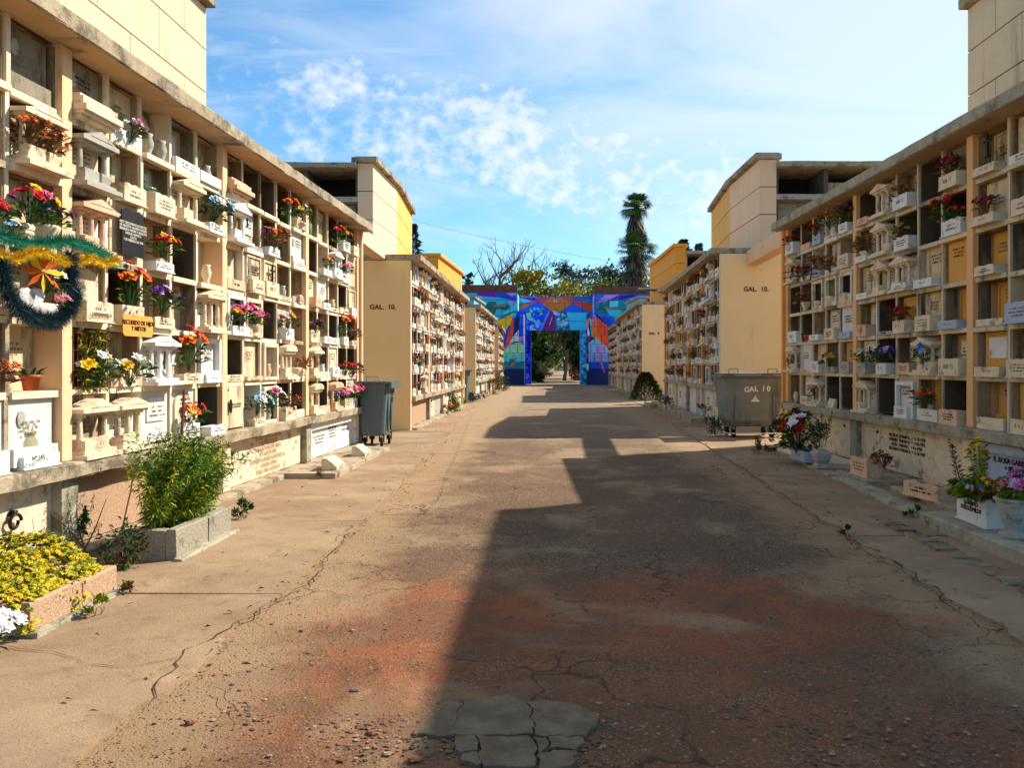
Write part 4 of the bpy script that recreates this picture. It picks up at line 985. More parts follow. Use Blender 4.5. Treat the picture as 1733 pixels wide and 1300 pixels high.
# loose stones
STN = [mat('loose_stone_' + n, c, .9, .3, 30, .3) for n, c in dict(brown=(118, 92, 70), umber=(96, 76, 60), grey=(98, 88, 78), pale=(150, 124, 96), red=(140, 88, 60), red2=(128, 84, 60)).items()]
sm = MB(); r = random.Random(5)
def stone(x, y, s, z=0):
    n = 6; mt = r.choice(STN); ph = r.random() * 6; vs = []
    for lv, (q, h) in enumerate(((.8, -.1), (1, .18), (.65, .45))):
        for k in range(n): a = ph + 6.283 * k / n; rr = s * q * r.uniform(.6, 1.3); vs.append((x + rr * math.cos(a) * 1.25, y + rr * math.sin(a), z + s * h * r.uniform(.8, 1.2)))
    sm.add(vs, [(i + j * n, (i + 1) % n + j * n, (i + 1) % n + (j + 1) * n, i + (j + 1) * n) for j in range(2) for i in range(n)] + [tuple(range(2 * n, 3 * n))], mt)
for i in range(7000):
    y = 2.9 + 7 * r.random() ** 1.7; x = r.uniform(xl(y), xr(y)); stone(x, y, r.uniform(.002, .006) if r.random() < .95 else r.uniform(.006, .013), -.009)
for i in range(420):
    q = r.choice([(580, 1230), (640, 1255), (720, 1250), (1030, 1230), (1070, 1250), (960, 1285), (430, 1210)]); gx, gy = pxg(q[0] + r.gauss(0, 38), min(1299, q[1] + r.gauss(0, 18))); stone(gx, gy, r.uniform(.003, .013), -.008)
for i in range(300):
    gx, gy = pxg(r.uniform(1050, 1733), r.uniform(1190, 1299)); stone(gx, gy, r.uniform(.003, .011), -.008)
for i in range(500):
    y = r.uniform(4, 20); x = (xl(y) if r.random() < .4 else xr(y)) + r.gauss(0, .05); stone(x, y, r.uniform(.003, .011), .004)
for (a, b, s) in ((320, 1222, .024), (630, 1240, .022), (600, 1168, .02), (700, 1285, .026), (655, 1275, .018), (900, 1262, .02)):
    gx, gy = pxg(a, b); stone(gx, gy, s, -.004)
sm.build('gravel', None, kind='stuff')
lm = MB()
for i in range(420):
    y = r.uniform(3.5, 22); x = r.choice((r.uniform(-3.7, xl(y) + .3), xl(y) + r.gauss(0, .1), xr(y) + r.gauss(0, .15), r.uniform(3.2, 4.6)))
    a = r.uniform(0, 6.28); leafblade(lm, Vector((x, y, .03)), Vector((math.cos(a), math.sin(a), .1)), r.uniform(.02, .06), r.uniform(.004, .012), r.choice((TWIG, FM['h'], FM['d'])), r)
lm.build('leaf_litter', None, kind='stuff')
# kerb stones along the shaded side
mb = MB()
y = 8.3
while y < 15.6:
    L_ = r.uniform(.9, 1.6); x = 3.93 + (y - 8.45) * .055; mb.rbox(0, 1, 0, 1, 0, 1, CONC, 9, 0) if False else None
    f = Frame(x, y, x + L_ * .055, y + L_ - .02, 'R'); m2 = MB(f); m2.rbox(0, L_ - .02, .12, -.12, -.03, .045 + r.uniform(-.01, .01), CONCG, .15, .008, r)
    mb.v += []; k = len(mb.v); mi = mb.m(CONCG); mb.v += m2.v; mb.f += [[k + j for j in q] for q in m2.f]; mb.mi += [mi] * len(m2.f); y += L_
mb.build('kerb', None, kind='structure')
KERB = mat('worn_kerb_stone', (136, 116, 90), .92, .25, 8, .6, 55, (84, 70, 52), .8, 4)
mb = MB()
for i in range(12):
    y = 5.2 + i * .27; x = 3.36 + (y - 5.2) * .02
    f = Frame(x, y, x + .02, y + .24, 'R'); m2 = MB(f); m2.rbox(0, .24, .09, -.1, -.04, .022 + r.uniform(-.012, .01), KERB, .08, .012, r)
    k = len(mb.v); mi = mb.m(KERB); mb.v += m2.v; mb.f += [[k + j for j in q] for q in m2.f]; mb.mi += [mi] * len(m2.f)
mb.build('kerb', None, kind='structure')
# ------------------------------------------------------------------ steps and planters by the walls
fp = MB(); 
def step(label, x0, x1, y0, y1, h, mt, name='tomb_step'):
    m = MB(); m.fr = Frame(x0, y0, x0, y1, 'R' if x1 > x0 else 'L'); m.rbox(0, y1 - y0, 0, -abs(x1 - x0), -.04, h, mt, .2, .006); return m.build(name, None, label=label, cat='step')
step('long pale concrete step under the flower pots at the shaded wall', 3.72, 5.0, 4.5, 8.05, .13, CONCG)
step('low concrete step with two stone blocks before the white framed tomb', -3.02, -3.75, 11.2, 15.0, .085, CONC)
step('broken stone slab under the large withered bouquet', 4.15, 4.8, 12.3, 14.6, .09, CREAMW)
step('stone footing under the fallen peach planter', 4.32, 4.85, 8.4, 10.2, .07, CONC)
step('stone footing under the small peach planter', 4.2, 4.85, 10.6, 11.7, .07, CONC)
m = MB(FR2); m.rbox(1.2, 11.6, .62, .2, -.03, .17, CONC, .3, .01); m.build('raised_kerb', None, label='raised concrete kerb along the foot of the second shady gallery', cat='kerb')
m = MB(FR2); m.rbox(9.5, 11.7, .9, .63, -.03, .14, CONCG, .3, .01); m.build('tomb_step', None, label='pale step below the blue and red flowers at the second shady gallery', cat='step')
def planter(label, x0, x1, y0, y1, h, mt, t=.09):
    root = empty('planter', ((x0 + x1) / 2, y0, 0)); tag(root, label, 'planter'); root.location = (0, 0, 0)
    m = MB(); xf = max(x0, x1); xb = min(x0, x1)
    f = Frame(xf, y0, xf, y1, 'L'); m.fr = f; L_ = y1 - y0
    m.rbox(0, L_ * .55, 0, -t, .0, h, mt, .15, .005); m.rbox(L_ * .55 + .006, L_, 0.004, -t, .0, h - .004, mt, .15, .005)
    m.rbox(0, t, -t - .002, -(xf - xb), 0, h - .006, mt, .05, .003); m.rbox(L_ - t, L_, -t - .002, -(xf - xb), 0, h - .006, mt, .05, .003); m.build('walls', root)
    m = MB(f); m.rbox(-.04, L_ + .04, .07, -.02, -.02, .035, CONCG, .15, .01); m.build('footing', root)
    m = MB(); m.box(xb, xf - t, y0 + t, y1 - t, 0, h - .04, SOIL); m.build('soil', root); return root
planter('pinkish granite planter overflowing with yellow-green plants', -3.05, -3.72, 4.68, 5.6, .205, GRANITE)
planter('cracked grey stone planter holding the feathery fern bush', -3.05, -3.5, 6.5, 7.6, .26, GRANITEG)
# plants
def bushmesh(c, rad, n, leafs, seed, L=.05, w=.008, up=.3, stems=None, clump=1):
    r = random.Random(seed); m = MB(); cl = [Vector((r.gauss(0, .45), r.gauss(0, .45), r.gauss(0, .45))) for _ in range(max(1, int(n / 40)))]
    for i in range(n):
        q = r.choice(cl); p = q + Vector((r.gauss(0, .17), r.gauss(0, .17), r.gauss(0, .17)))
        if p.length > 1.15: p *= 1.1 / p.length
        P_ = Vector((c[0] + p.x * rad[0], c[1] + p.y * rad[1], c[2] + p.z * rad[2]))
        if P_.z < .03: continue
        d = Vector((p.x + r.gauss(0, .5), p.y + r.gauss(0, .5), p.z + up + r.gauss(0, .5)))
        leafblade(m, P_, d, L * r.uniform(.6, 1.4), w * r.uniform(.6, 1.4), r.choice(leafs), r)
    return m
def plant(name, label, cat, m, c, base, ns=6, stemmat=TWIG, group=None, seed=0, part_name='foliage', sr=.008, sp=.12):
    root = empty(name, (0, 0, 0)); tag(root, label, cat, group); r = random.Random(seed)
    m.build(part_name, root); s = MB()
    for i in range(ns):
        b = Vector((base[0] + r.gauss(0, .03), base[1] + r.gauss(0, .03), base[2])); e = Vector((c[0] + r.gauss(0, sp), c[1] + r.gauss(0, sp), c[2] + r.uniform(-.05, .2) * sp / .12))
        s.tube([b, b.lerp(e, .5) + Vector((r.gauss(0, .03), r.gauss(0, .03), 0)), e], [sr, sr * .7, sr * .3], stemmat, 5)
    s.build('stem', root); return root
SUCC = mat('succulent_yellow', (188, 170, 40), .6, .25, 30, 0); foliage(SUCC)
# succulent: rosettes heaped over the planter
m = MB(); r = random.Random(9)
for i in range(2600):
    yy = r.uniform(4.6, 5.5); t = 0; top = .34 + .09 * nz(yy * 3, 1) + .06
    a = r.random(); x = -3.72 + .66 * a; top *= (1 - .45 * max(0, a - .5)); z = top * (1 - max(0, a - .72) * 1.5) * (1 - .25 * nz(yy * 5, x * 5)) + r.gauss(0, .02)
    if a > .95 and nz(yy * 4, 3) > .05: z -= r.uniform(0, .14); x += .03
    bloom(m, Vector((x, yy, z)), Vector((r.gauss(0, .3) + (a - .4) * .8, r.gauss(0, .3) - .2, 1)), r.uniform(.014, .026), r.choice((LEAFY, SUCC, SUCC, SUCC, LEAFO, FM['y'])), r)
plant('succulent_plant', 'yellow-green succulent spilling over the granite planter', 'plant', m, (-3.4, 4.9, .26), (-3.4, 4.9, .15), 30, LEAFO)
FERN = mat('fern_green', (92, 126, 34), .6, .3, 20, 0); foliage(FERN)
# feathery fern
m = MB(); r = random.Random(12)
for i in range(520):
    b = Vector((-3.29 + r.gauss(0, .06), 7.0 + r.gauss(0, .17), .2)); a = r.uniform(0, 6.28); el = r.uniform(1.12, 1.55); L_ = r.uniform(.3, .92)
    p = b.copy(); d = Vector((math.cos(a) * math.cos(el) * .9 + .06, math.sin(a) * math.cos(el), math.sin(el))); mt = r.choice((FERN, FERN, LEAFO, LEAF, LEAFY))
    for k in range(14):
        q = p + d * L_ / 14; d = (d + Vector((.015, 0, -.055))).normalized()
        if q.x < -3.86: q.x = -3.86
        if k > 2:
            for _ in range(5): leafblade(m, p, Vector((r.gauss(0, 1), r.gauss(0, 1), r.gauss(.1, .6))), r.uniform(.05, .11) * (1.3 - k / 18), .006, mt, r)
        p = q
plant('fern_bush', 'feathery green fern bush growing from the cracked stone planter', 'plant', m, (-3.29, 7.0, .6), (-3.29, 7.0, .2), 10, LEAFO)
# hanging weeds at near end of planter 2
plant('creeping_weed', 'dark trailing weed at the near end of the fern planter', 'plant', bushmesh((-3.35, 6.25, .22), (.16, .12, .28), 500, (LEAFD, LEAF, LEAFD, TWIG), 3, .05, .010), (-3.35, 6.25, .2), (-3.35, 6.25, .0))
plant('creeping_ivy', 'small green ivy climbing the post beside the ring slab', 'plant', bushmesh((-3.78, 6.45, .34), (.015, .05, .2), 200, (LEAF, LEAF, LEAFD), 4, .035, .014), (-3.78, 6.45, .4), (-3.76, 6.45, .08), 4)
def weed(label, x, y, s, seed, mats=(LEAF, LEAFO, LEAFD), name='weed', h=1, n=120):
    plant(name, label, 'weed', bushmesh((x, y, .07 * s * h), (.08 * s, .08 * s, .09 * s * h), n * 2, mats, seed, .05 * s ** .5, .008, 1), (x, y, .12 * s), (x, y, .0), 5, TWIG, 'weeds at the foot of the walls', seed, sr=.003, sp=.04 * s)
for k, (px, py, s, lb) in enumerate(((408, 880, 1.2, 'small green weed at the foot of the pink name slab'), (160, 1045, .8, 'tiny yellow weed on the pavement in front of the granite planter'), (215, 1008, .6, 'withered sprig by the pavement joint near the granite planter'),
    (1283, 768, 1.6, 'tall dry weed at the bright patch beside the wide bin'), (1300, 766, 1.3, 'green weed beside the withered bouquet slab'), (1545, 878, .9, 'dark weed at the end of the kerb stones'), (1210, 738, 3.0, 'dark bushy weed at the wide bin near wheel'), (1310, 730, 2.2, 'dark weed growing under the wide bin'),
    (1440, 915, .7, 'flat grass tuft growing in the road edge crack'), (540, 812, .8, 'reddish weed at the corner of the low step'), (350, 872, .6, 'thin weed at the post by the fern planter'))):
    gx, gy = pxg(px, py); weed(lb, gx, gy, s, 50 + k, (LEAFY, LEAFO) if 'yellow' in lb else ((TWIG, FM['d'], LEAFO) if ('dry' in lb or 'red' in lb or 'wither' in lb) else (LEAFD, LEAF, LEAFD)), n=int(110 * s))
# wooden stick leaning in the fern
m = MB(); m.tube([(-3.6, 7.6, .1), (-3.66, 7.9, .8), (-3.70, 8.05, 1.35)], [.016, .015, .013], mat('red_brown_wood', (88, 50, 40), .7, .2, 20, .2), 8); m.build('wooden_stake', None, label='thin reddish wooden stake leaning beside the fern bush', cat='stake')
# white flowers at bottom corner
o = put(bouquet('www', 77, n=22, R_=.16, H=.26, br=.05, leaf=LEAFD), (-3.1, 4.36, .0), R(60), 'white flowers lying on the pavement by the granite planter', 'flowers standing on the ground')
# two wedge stone blocks on the low step
def wedge(loc, rz, label, st, w=.3, h=.19, d=.2, txt=None):
    m = MB(); m.prism([(-d * .5, 0), (d * .5, 0), (d * .5, h), (d * .15, h * 1.0), (-d * .5, h * .3)][:5], -w, w, st, 'x'); o = m.build('stone_block', None, label=label, cat='stone block'); o.location = loc; o.rotation_euler = (0, 0, rz)
    part('inscription', glyphs(2, w * 1.3, h * .4, 5, INK), o, (0, -d * .5 - .0, h * .18)); return o
wedge((-3.2, 11.75, .085), R(90), 'pale wedge-shaped stone block on the near end of the low step', STONE['c'], .23, .17, .22)
wedge((-3.2, 13.5, .085), R(90), 'pale wedge-shaped stone block on the far end of the low step', STONE['c'], .23, .17, .22)
o = put(P_box('p', 1), (4.42, 9.3, .075), R(-90 + 12), 'long peach stone planter lying fallen against the name slab', 'stone planters on the ground', 1.5); o.rotation_euler = (0, 0, R(-80))
o = put(P_box('p', 2), (4.38, 11.1, .075), R(-86), 'small peach stone planter with a red flower carved on it', 'stone planters on the ground', 1.2)
put(get_bq('k', 3), (4.5, 10.75, .2), R(-90), 'withered maroon flowers behind the small peach planter', 'flowers standing on the ground', 1.1)
# large withered bouquet with its box and dark pot
put(P_box('b', 3), (4.12, 12.9, .095), R(-90), 'blue-grey stone box under the large cream and maroon bouquet', 'stone planters on the ground', 1.5)
b5 = bouquet('hywkkkrh', 501, n=60, R_=.40, H=.55, br=.07, leaf=LEAFD, nl=420)
put(b5, (4.02, 12.95, .14), R(-90), 'large cream and maroon bouquet on the blue-grey stone box', 'flowers standing on the ground', 1.3)
put(P_urn('g', 0), (4.1, 12.1, .05), R(-90), 'dark grey square pot holding a spiky plant', 'pots on the ground', 2.0)
def spike(label, loc, h, seed, mats=(mat('purple_brown_leaf', (98, 62, 66), .6, .2, 20, 0), LEAFO), n=5, parent=None):
    r = random.Random(seed); root = empty('spiky_plant', loc); tag(root, label, 'plant', 'spiky plants in pots'); m = MB(); s = MB()
    for i in range(n):
        p = Vector((r.gauss(0, .03), r.gauss(0, .04), 0)); e = Vector((p.x * 3, p.y * 3.5, h * r.uniform(.7, 1.1))); s.tube([p, p.lerp(e, .5), e], [.006, .005, .003], TWIG, 5)
        for k in range(34):
            t = .25 + .75 * k / 34; q = p.lerp(e, t); a = k * 2.4; leafblade(m, q, Vector((math.cos(a), math.sin(a), .9)), .11 * (1.15 - t * .8) * h / .5, .011, mats[0] if r.random() < .8 else mats[1], r)
    m.build('leaves', root); s.build('stem', root); return root
spike('dark spiky plant in the grey pot beside the withered bouquet', (4.1, 12.1, .36), .5, 3, (LEAFD, TWIG), 7)
# pots by the first shaded slab
put(P_box('w', 0), (4.05, 7.45, .142), R(-90), 'white stone box with dark lettering on the long pale step', 'stone planters on the ground', 1.45)
lettering('GARRIDO\nDE LUZ MILOS', .055, INKR, (3.90, 7.45, .25), R(-90), [o for o in COL.objects if o.get('label', '').startswith('white stone box with dark')][0])
t_ = [o for o in COL.objects if o.name.startswith('lettering')][-1]; t_.parent.scale = (1, 1, 1); t_.location = (0, -.11, .12); t_.rotation_euler = (R(90), 0, 0)
bx = t_.parent; bx.scale = (1.45,) * 3; t_.scale = (.7,) * 3; t_.location = (0, -.0885, .1)
sf = bouquet('yyyy', 601, n=20, R_=.10, H=.66, br=.045, leaf=LEAFY, nl=120)
put(sf, (4.08, 7.55, .3), R(-90), 'tall yellow daisies in the white box on the long step', 'flowers standing on the ground')
put(bouquet('yosbo', 602, n=50, R_=.32, H=.24, br=.022, leaf=LEAFY, nl=1100), (4.0, 7.4, .33), R(-90), 'trailing yellow-green leaves with tiny flowers over the white box', 'flowers standing on the ground')
put(bouquet('ppplb', 603, n=30, R_=.21, H=.38, br=.058, leaf=LEAFY, nl=420), (4.03, 6.86, .38), R(-90), 'pink and blue flowers in the tapered white urn', 'flowers standing on the ground', .8)
def bigurn():
    mb = MB(); mb.lathe([(.12, 0), (.12, .03), (.07, .05), (.08, .08), (.15, .3), (.165, .31), (.165, .33), (.14, .33), (.12, .3)], 0, 0, STONE['g'], 8, 0, 1, 1, .4); return dict(name='stone_urn', cat='urn', desc='', mesh=mb.mesh())
put(bigurn(), (4.0, 6.88, .13), 0, 'tapered white urn on a round foot on the long pale step', 'stone urns in the niches')
spike('tall purple-leaved spike rising behind the pink flowers', (4.12, 6.8, .4), .75, 5, n=2)
spike('purple-leaved spike standing over the white box', (4.12, 7.85, .35), .5, 6, n=2)
# pots along the foot of the second galleries
for k, (px, py, kind, s, lb, zz) in enumerate((
    (1120, 697, 'b', 1.5, 'blue and yellow flowers on the pale step by the last orange pillar', .14), (1128, 700, 'r', 1.5, 'red and blue flowers on the pale step by the last orange pillar', .14),
    (1182, 712, 'h', 1.2, 'pale green sprigs in white pots at the second shady gallery', .17), (1198, 716, 'w', 1.0, 'white sprig in a white pot near the amber end wall', .17))):
    gx, gy = pxg(px, py); o = put(get_bq(kind, 4), (gx + .12, gy, zz), R(-90), lb, 'flowers standing on the ground', s)
    put(P_urn('w', 3), (gx + .12, gy, zz - .02), R(-90), 'white pot holding the ' + lb.split(' at ')[0].split(' on ')[0].split(' near ')[0].split(' in ')[0], 'pots on the ground', 1.1); o.location.z += .1
for k, (px, py, kind, lb) in enumerate(((742, 700, 's', 'blue and white flowers at the foot of the second sunny gallery'), (756, 703, 'o', 'orange flowers beside the round green bush'), (800, 682, 'v', 'dark purple flowers at the foot of the third sunny gallery'), (812, 678, 'p', 'pink flowers at the foot of the third sunny gallery'), (818, 673, 'm', 'mixed flowers in a green pot at the third sunny gallery'))):
    gx, gy = pxg(px, py); put(get_bq(kind, 5), (gx, gy, .02), R(90), lb, 'flowers standing on the ground', 1.7)
for k, (px, py, rx, rz_, mats, lb) in enumerate(((768, 697, .32, .3, (LEAFO, LEAF, LEAFY), 'round yellow-green bush at the foot of the second sunny gallery'), (795, 680, .35, .22, (LEAF, LEAFO), 'low green bush beside the third sunny gallery'),
    (836, 668, .5, .55, (FM['d'], LEAFO, TWIG), 'reddish brown bush by the gateway on the sunny side'), (850, 662, .5, .5, (LEAFD, LEAF), 'dark green bush by the foot of the painted gateway'), (843, 660, .45, .9, (LEAFO, FM['h'], TWIG), 'tall olive shrub behind the reddish bush'))):
    gx, gy = pxg(px, py); plant('bush', lb, 'bush', bushmesh((gx, gy, rz_), (rx, rx, rz_), 900, mats, 80 + k, .09, .02), (gx, gy, rz_), (gx, gy, 0), 6, TWIG)
gx, gy = pxg(1092, 684); m = MB(); r = random.Random(3)
for i in range(2600):
    t = r.random() ** .7; a = r.uniform(0, 6.28); rr = .62 * (1 - t) ** .7 * r.uniform(.6, 1.1) + .05; brown = r.random() < (.6 if math.cos(a) < -.1 and t > .35 else .08)
    leafblade(m, Vector((gx + rr * math.cos(a) + .1 * (1 - t), gy + rr * math.sin(a), .1 + 1.15 * t)), Vector((math.cos(a), math.sin(a), 1.3)), r.uniform(.12, .22), .022, (r.choice((FM['d'], FM['k'], TWIG)) if brown else r.choice((LEAFD, LEAFD, LEAF))), r)
plant('conifer_shrub', 'dark half-withered conifer shrub in front of the third shady gallery', 'shrub', m, (gx, gy, .8), (gx, gy, 0), 5)
# ------------------------------------------------------------------ garland on the near sunlit gallery
TIN = [mat('tinsel_green', (40, 130, 96), .35, .2, 30, 0, 60, None, 0, 1, False, 0, .3), mat('tinsel_gold', (226, 180, 30), .3, .2, 30, 0, 60, None, 0, 1, False, 0, .4), mat('tinsel_dark', (26, 52, 56), .4, .3, 30, 0, 60, None, 0, 1, False, 0, .3)]
def tinsel(label, pts, rad, mt, seed, nper=2600):
    r = random.Random(seed); root = empty('tinsel_garland', (0, 0, 0)); tag(root, label, 'garland'); m = MB(); L_ = 0; P_ = [Vector(p) for p in pts]; seg = []
    for i in range(len(P_) - 1): seg.append((P_[i], P_[i + 1], (P_[i + 1] - P_[i]).length)); L_ += seg[-1][2]
    for a, b, l in seg:
        for k in range(int(nper * l)):
            t = r.random(); p = a.lerp(b, t); d = Vector((r.gauss(0, 1), r.gauss(0, 1), r.gauss(0, 1))).normalized(); s = d.orthogonal().normalized() * .0032; e = p + d * rad * r.uniform(.75, 1.1)
            m.add([p - s, p + s, e], [(0, 1, 2)], mt)
    m.build('tinsel', root); s = MB(); s.tube(P_, .004, TWIG, 4); s.build('cord', root)
def cat(fn, n): return [fn(i / n) for i in range(n + 1)]
def gp(x, y, X=-3.88): s = X / (x - 932); return (X, 1350 * s, 1.6 + (619 - y) * s)
def pathL(pp, X): return [gp(x, y, X) for x, y in pp]
tinsel('green tinsel garland strung across the niches above the dark wreath', pathL([(-60, 392), (0, 398), (30, 408), (60, 414), (90, 410), (120, 408), (150, 418), (175, 430), (198, 446)], -3.86), .085, TIN[0], 1)
tinsel('gold tinsel garland hanging just below the green one', pathL([(-50, 415), (0, 430), (25, 440), (50, 428), (75, 426), (100, 440), (130, 446), (150, 436), (175, 446), (200, 440)], -3.80), .062, TIN[1], 2)
tinsel('dark green tinsel loop hanging around the white heart', pathL([(2, 440), (8, 480), (28, 520), (60, 540), (95, 545), (118, 525), (130, 500), (112, 480), (122, 455), (118, 430)], -3.80), .10, TIN[2], 3, 4600)
# pinwheel flower, heart, rose
m = MB(); r = random.Random(2)
for k in range(8):
    a = k * .785; m.add([(0, -.01, 0), (math.cos(a - .25) * .1, -.03, math.sin(a - .25) * .1), (math.cos(a) * .17, -.012, math.sin(a) * .17), (math.cos(a + .3) * .09, 0, math.sin(a + .3) * .09)], [(0, 1, 2, 3)], FM['o'] if k % 3 else FM['y'])
m.lathe([(.02, -.0), (.012, .02)], 0, 0, FM['y'], 8, -.0)
o = m.build('paper_flower', None, label='big orange and yellow paper flower inside the dark tinsel loop', cat='decoration'); o.location = gp(72, 460, -3.84); o.rotation_euler = (0, 0, R(62))
m = MB(); hp = []
for k in range(24):
    t = 2 * math.pi * k / 24; hp.append((.0068 * 16 * math.sin(t) ** 3, .0068 * (13 * math.cos(t) - 5 * math.cos(2 * t) - 2 * math.cos(3 * t) - math.cos(4 * t))))
m.prism(hp, -.015, .015, STONE['w']); o = m.build('heart_plaque', None, label='white stone heart hanging inside the dark tinsel loop', cat='plaque'); o.location = gp(52, 505, -3.9); o.rotation_euler = (0, 0, R(75))
put(get_bq('w', 3), gp(78, 500, -3.9), R(80), 'white flowers beside the stone heart in the tinsel loop', 'flowers left at the niches', .9)
put(get_bq('pw', 3), gp(104, 525, -3.82), R(80), 'single pale rose hanging on the dark tinsel loop', 'flowers left at the niches', .5)
put(get_bq('b', 5), gp(20, 400, -3.86), R(80), 'small blue sprig at the start of the green tinsel', 'flowers left at the niches', .5)
# ------------------------------------------------------------------ bins
BING = mat('grey_bin_plastic', (82, 96, 96), .5, .1, 3, .05, 40, (56, 62, 58), .3, 2, True, spec=.4)
BINM = mat('galvanised_steel', (108, 122, 118), .6, .14, 2.5, .05, 40, (70, 74, 66), .6, 1.6, True, 0, .1)
def loft(mb, secs, mt):
    """secs: [(x0,x1,y0,y1,z)]"""
    vs = []; c = .04
    for (x0, x1, y0, y1, z) in secs: vs += [(x0 + c, y0, z), (x1 - c, y0, z), (x1, y0 + c, z), (x1, y1 - c, z), (x1 - c, y1, z), (x0 + c, y1, z), (x0, y1 - c, z), (x0, y0 + c, z)]
    fs = [tuple(range(8))[::-1], tuple(range(len(vs) - 8, len(vs)))]
    for j in range(len(secs) - 1):
        for k in range(8): a = j * 8 + k; b = j * 8 + (k + 1) % 8; fs.append((a, b, b + 8, a + 8))
    mb.add(vs, fs, mt)
RUB = mat('black_rubber', (30, 28, 26), .7, .1, 10, .1)
def wheel(parent, x, y, rr=.1, w=.05):
    m = MB(); pts = [(rr * .35, -w / 2), (rr * .8, -w / 2), (rr, -w * .3), (rr, w * .3), (rr * .8, w / 2), (rr * .35, w / 2)]
    m.lathe(pts, 0, 0, RUB, 18); t = m.mesh('w', True); o = part('wheel', t, parent, (x, y, rr), (0, R(90), R(15)))
    f = MB(); f.box(x - .05, x - .035, y - .03, y + .03, rr, rr * 2 + .04, IRON); f.box(x + .035, x + .05, y - .03, y + .03, rr, rr * 2 + .04, IRON); f.box(x - .06, x + .06, y - .05, y + .05, rr * 2 + .04, rr * 2 + .055, IRON); f.build('castor_fork', parent)
b1 = empty('wheeled_bin', (0, 0, 0)); tag(b1, 'tall grey plastic wheeled bin at the corner of the sunlit gallery', 'bin')
m = MB(); X0, X1, Y0, Y1 = -3.75, -3.2, 15.55, 16.45
loft(m, [(X0 + .02, X1 - .08, Y0 + .06, Y1 - .06, .22), (X0, X1 - .03, Y0 + .02, Y1 - .02, .9), (X0, X1, Y0, Y1, 1.24)], BING)
for yy in (Y0 + .25, Y0 + .55): m.box(X1 - .05, X1 - .012, yy, yy + .04, .3, 1.1, BING)
m.build('body', b1)
m = MB(); m.rbox(X0 - .03, X1 + .05, Y0 - .03, Y1 + .05, 1.243, 1.295, BING, .2, .001); m.rbox(X1 + .052, X1 + .10, Y0 - .02, Y1 + .04, 1.16, 1.285, BING, .2, .001); m.build('lid', b1)
m = MB(); xm = (X0 + X1) / 2 + .0; m.tube([(xm - .13, Y0 + .05, 1.29), (xm - .12, Y0 + .05, 1.39), (xm + .12, Y0 + .05, 1.39), (xm + .13, Y0 + .05, 1.29)], .014, STONE['g'], 8); m.build('handle', b1)
for (x, y) in ((X1 - .12, Y0 + .12), (X1 - .1, Y1 - .15), (X0 + .1, Y0 + .12), (X0 + .1, Y1 - .15)): wheel(b1, x, y)
lettering('E3\nC8', .15, BLACK, (X1 - .012, Y0 + .62, .98), R(90), b1, bold=.004)
b2 = empty('rubbish_container', (0, 0, 0)); tag(b2, 'wide grey steel rubbish container marked GAL 10 in white', 'container')
m = MB(); cx = 4.47; yy0 = 17.5
loft(m, [(cx - .50, cx + .52, yy0 + .2, yy0 + .85, .24), (cx - .58, cx + .58, yy0 + .08, yy0 + .95, .40), (cx - .63, cx + .62, yy0 + .02, yy0 + 1.0, .8), (cx - .67, cx + .66, yy0, yy0 + 1.05, 1.33)], BINM)
for q in (-.4, .43): m.box(cx + q - .02, cx + q + .02, yy0 - .005, yy0 + .07, .42, 1.0, BINM)
m.build('body', b2)
m = MB(); m.rbox(cx - .74, cx + .70, yy0 - .06, yy0 + 1.08, 1.335, 1.40, mat('dull_bin_lid', (96, 96, 86), .5, .1, 3, .05, 40, (60, 58, 50), .5, 2, False), .3, .001); m.rbox(cx - .7, cx + .68, yy0 - .03, yy0 + 1.0, 1.402, 1.44, BINM, .3, .004); m.build('lid', b2)
for q in (-.46, .40):
    m = MB(); m.tube([(cx + q - .1, yy0 + .02, 1.40), (cx + q - .1, yy0 + .02, 1.53), (cx + q + .1, yy0 + .02, 1.53), (cx + q + .1, yy0 + .02, 1.40)], .014, BINM, 8); m.build('handle', b2)
for (x, y) in ((cx - .42, yy0 + .18), (cx + .42, yy0 + .18), (cx - .42, yy0 + .85), (cx + .42, yy0 + .85)): wheel(b2, x, y, .1)
m = MB(); m.tube([(cx - .62, yy0 + .3, .13), (cx - .62, yy0 - .1, .12), (cx + .45, yy0 - .12, .12)], .012, STONE['w'], 6); m.build('tow_bar', b2)
CHALK = mat('white_chalk_paint', (226, 224, 214), .8, .1, 30, 0)
for ch, q, a in (('G', -.17, 4), ('A', -.06, -3), ('L', .04, 2), ('1', .2, 8), ('0', .31, -4)):
    part('lettering', text_mesh(ch, .16, CHALK, 'CENTER', .002, .005), b2, (cx + q, yy0 - .006 + .003, 1.08 + .01 * math.sin(a)), (R(88), R(a), 0))
m = MB(); m.prism([(-.09, -.05), (.09, -.05), (.08, -.01), (-.08, -.01)], -.002, 0, CHALK); m.prism([(-.06, .0), (.06, .0), (.02, .04), (.0, .09), (-.02, .04)], -.0021, 0, CHALK); part('emblem', m.mesh(), b2, (cx + .02, yy0 + .008, .86), (0, 0, 0))
b3 = empty('wheeled_bin', (0, 0, 0)); tag(b3, 'far grey wheeled bin in the passage between the second and third sunny galleries', 'bin')
m = MB(); loft(m, [(-3.95, -3.6, 34, 34.8, .15), (-4.0, -3.52, 33.95, 34.9, 1.35)], BING); m.build('body', b3); m = MB(); m.rbox(-4.0, -3.35, 33.9, 34.95, 1.355, 1.42, BING, .3, .001); m.build('lid', b3)
wheel(b3, -3.8, 34.2)
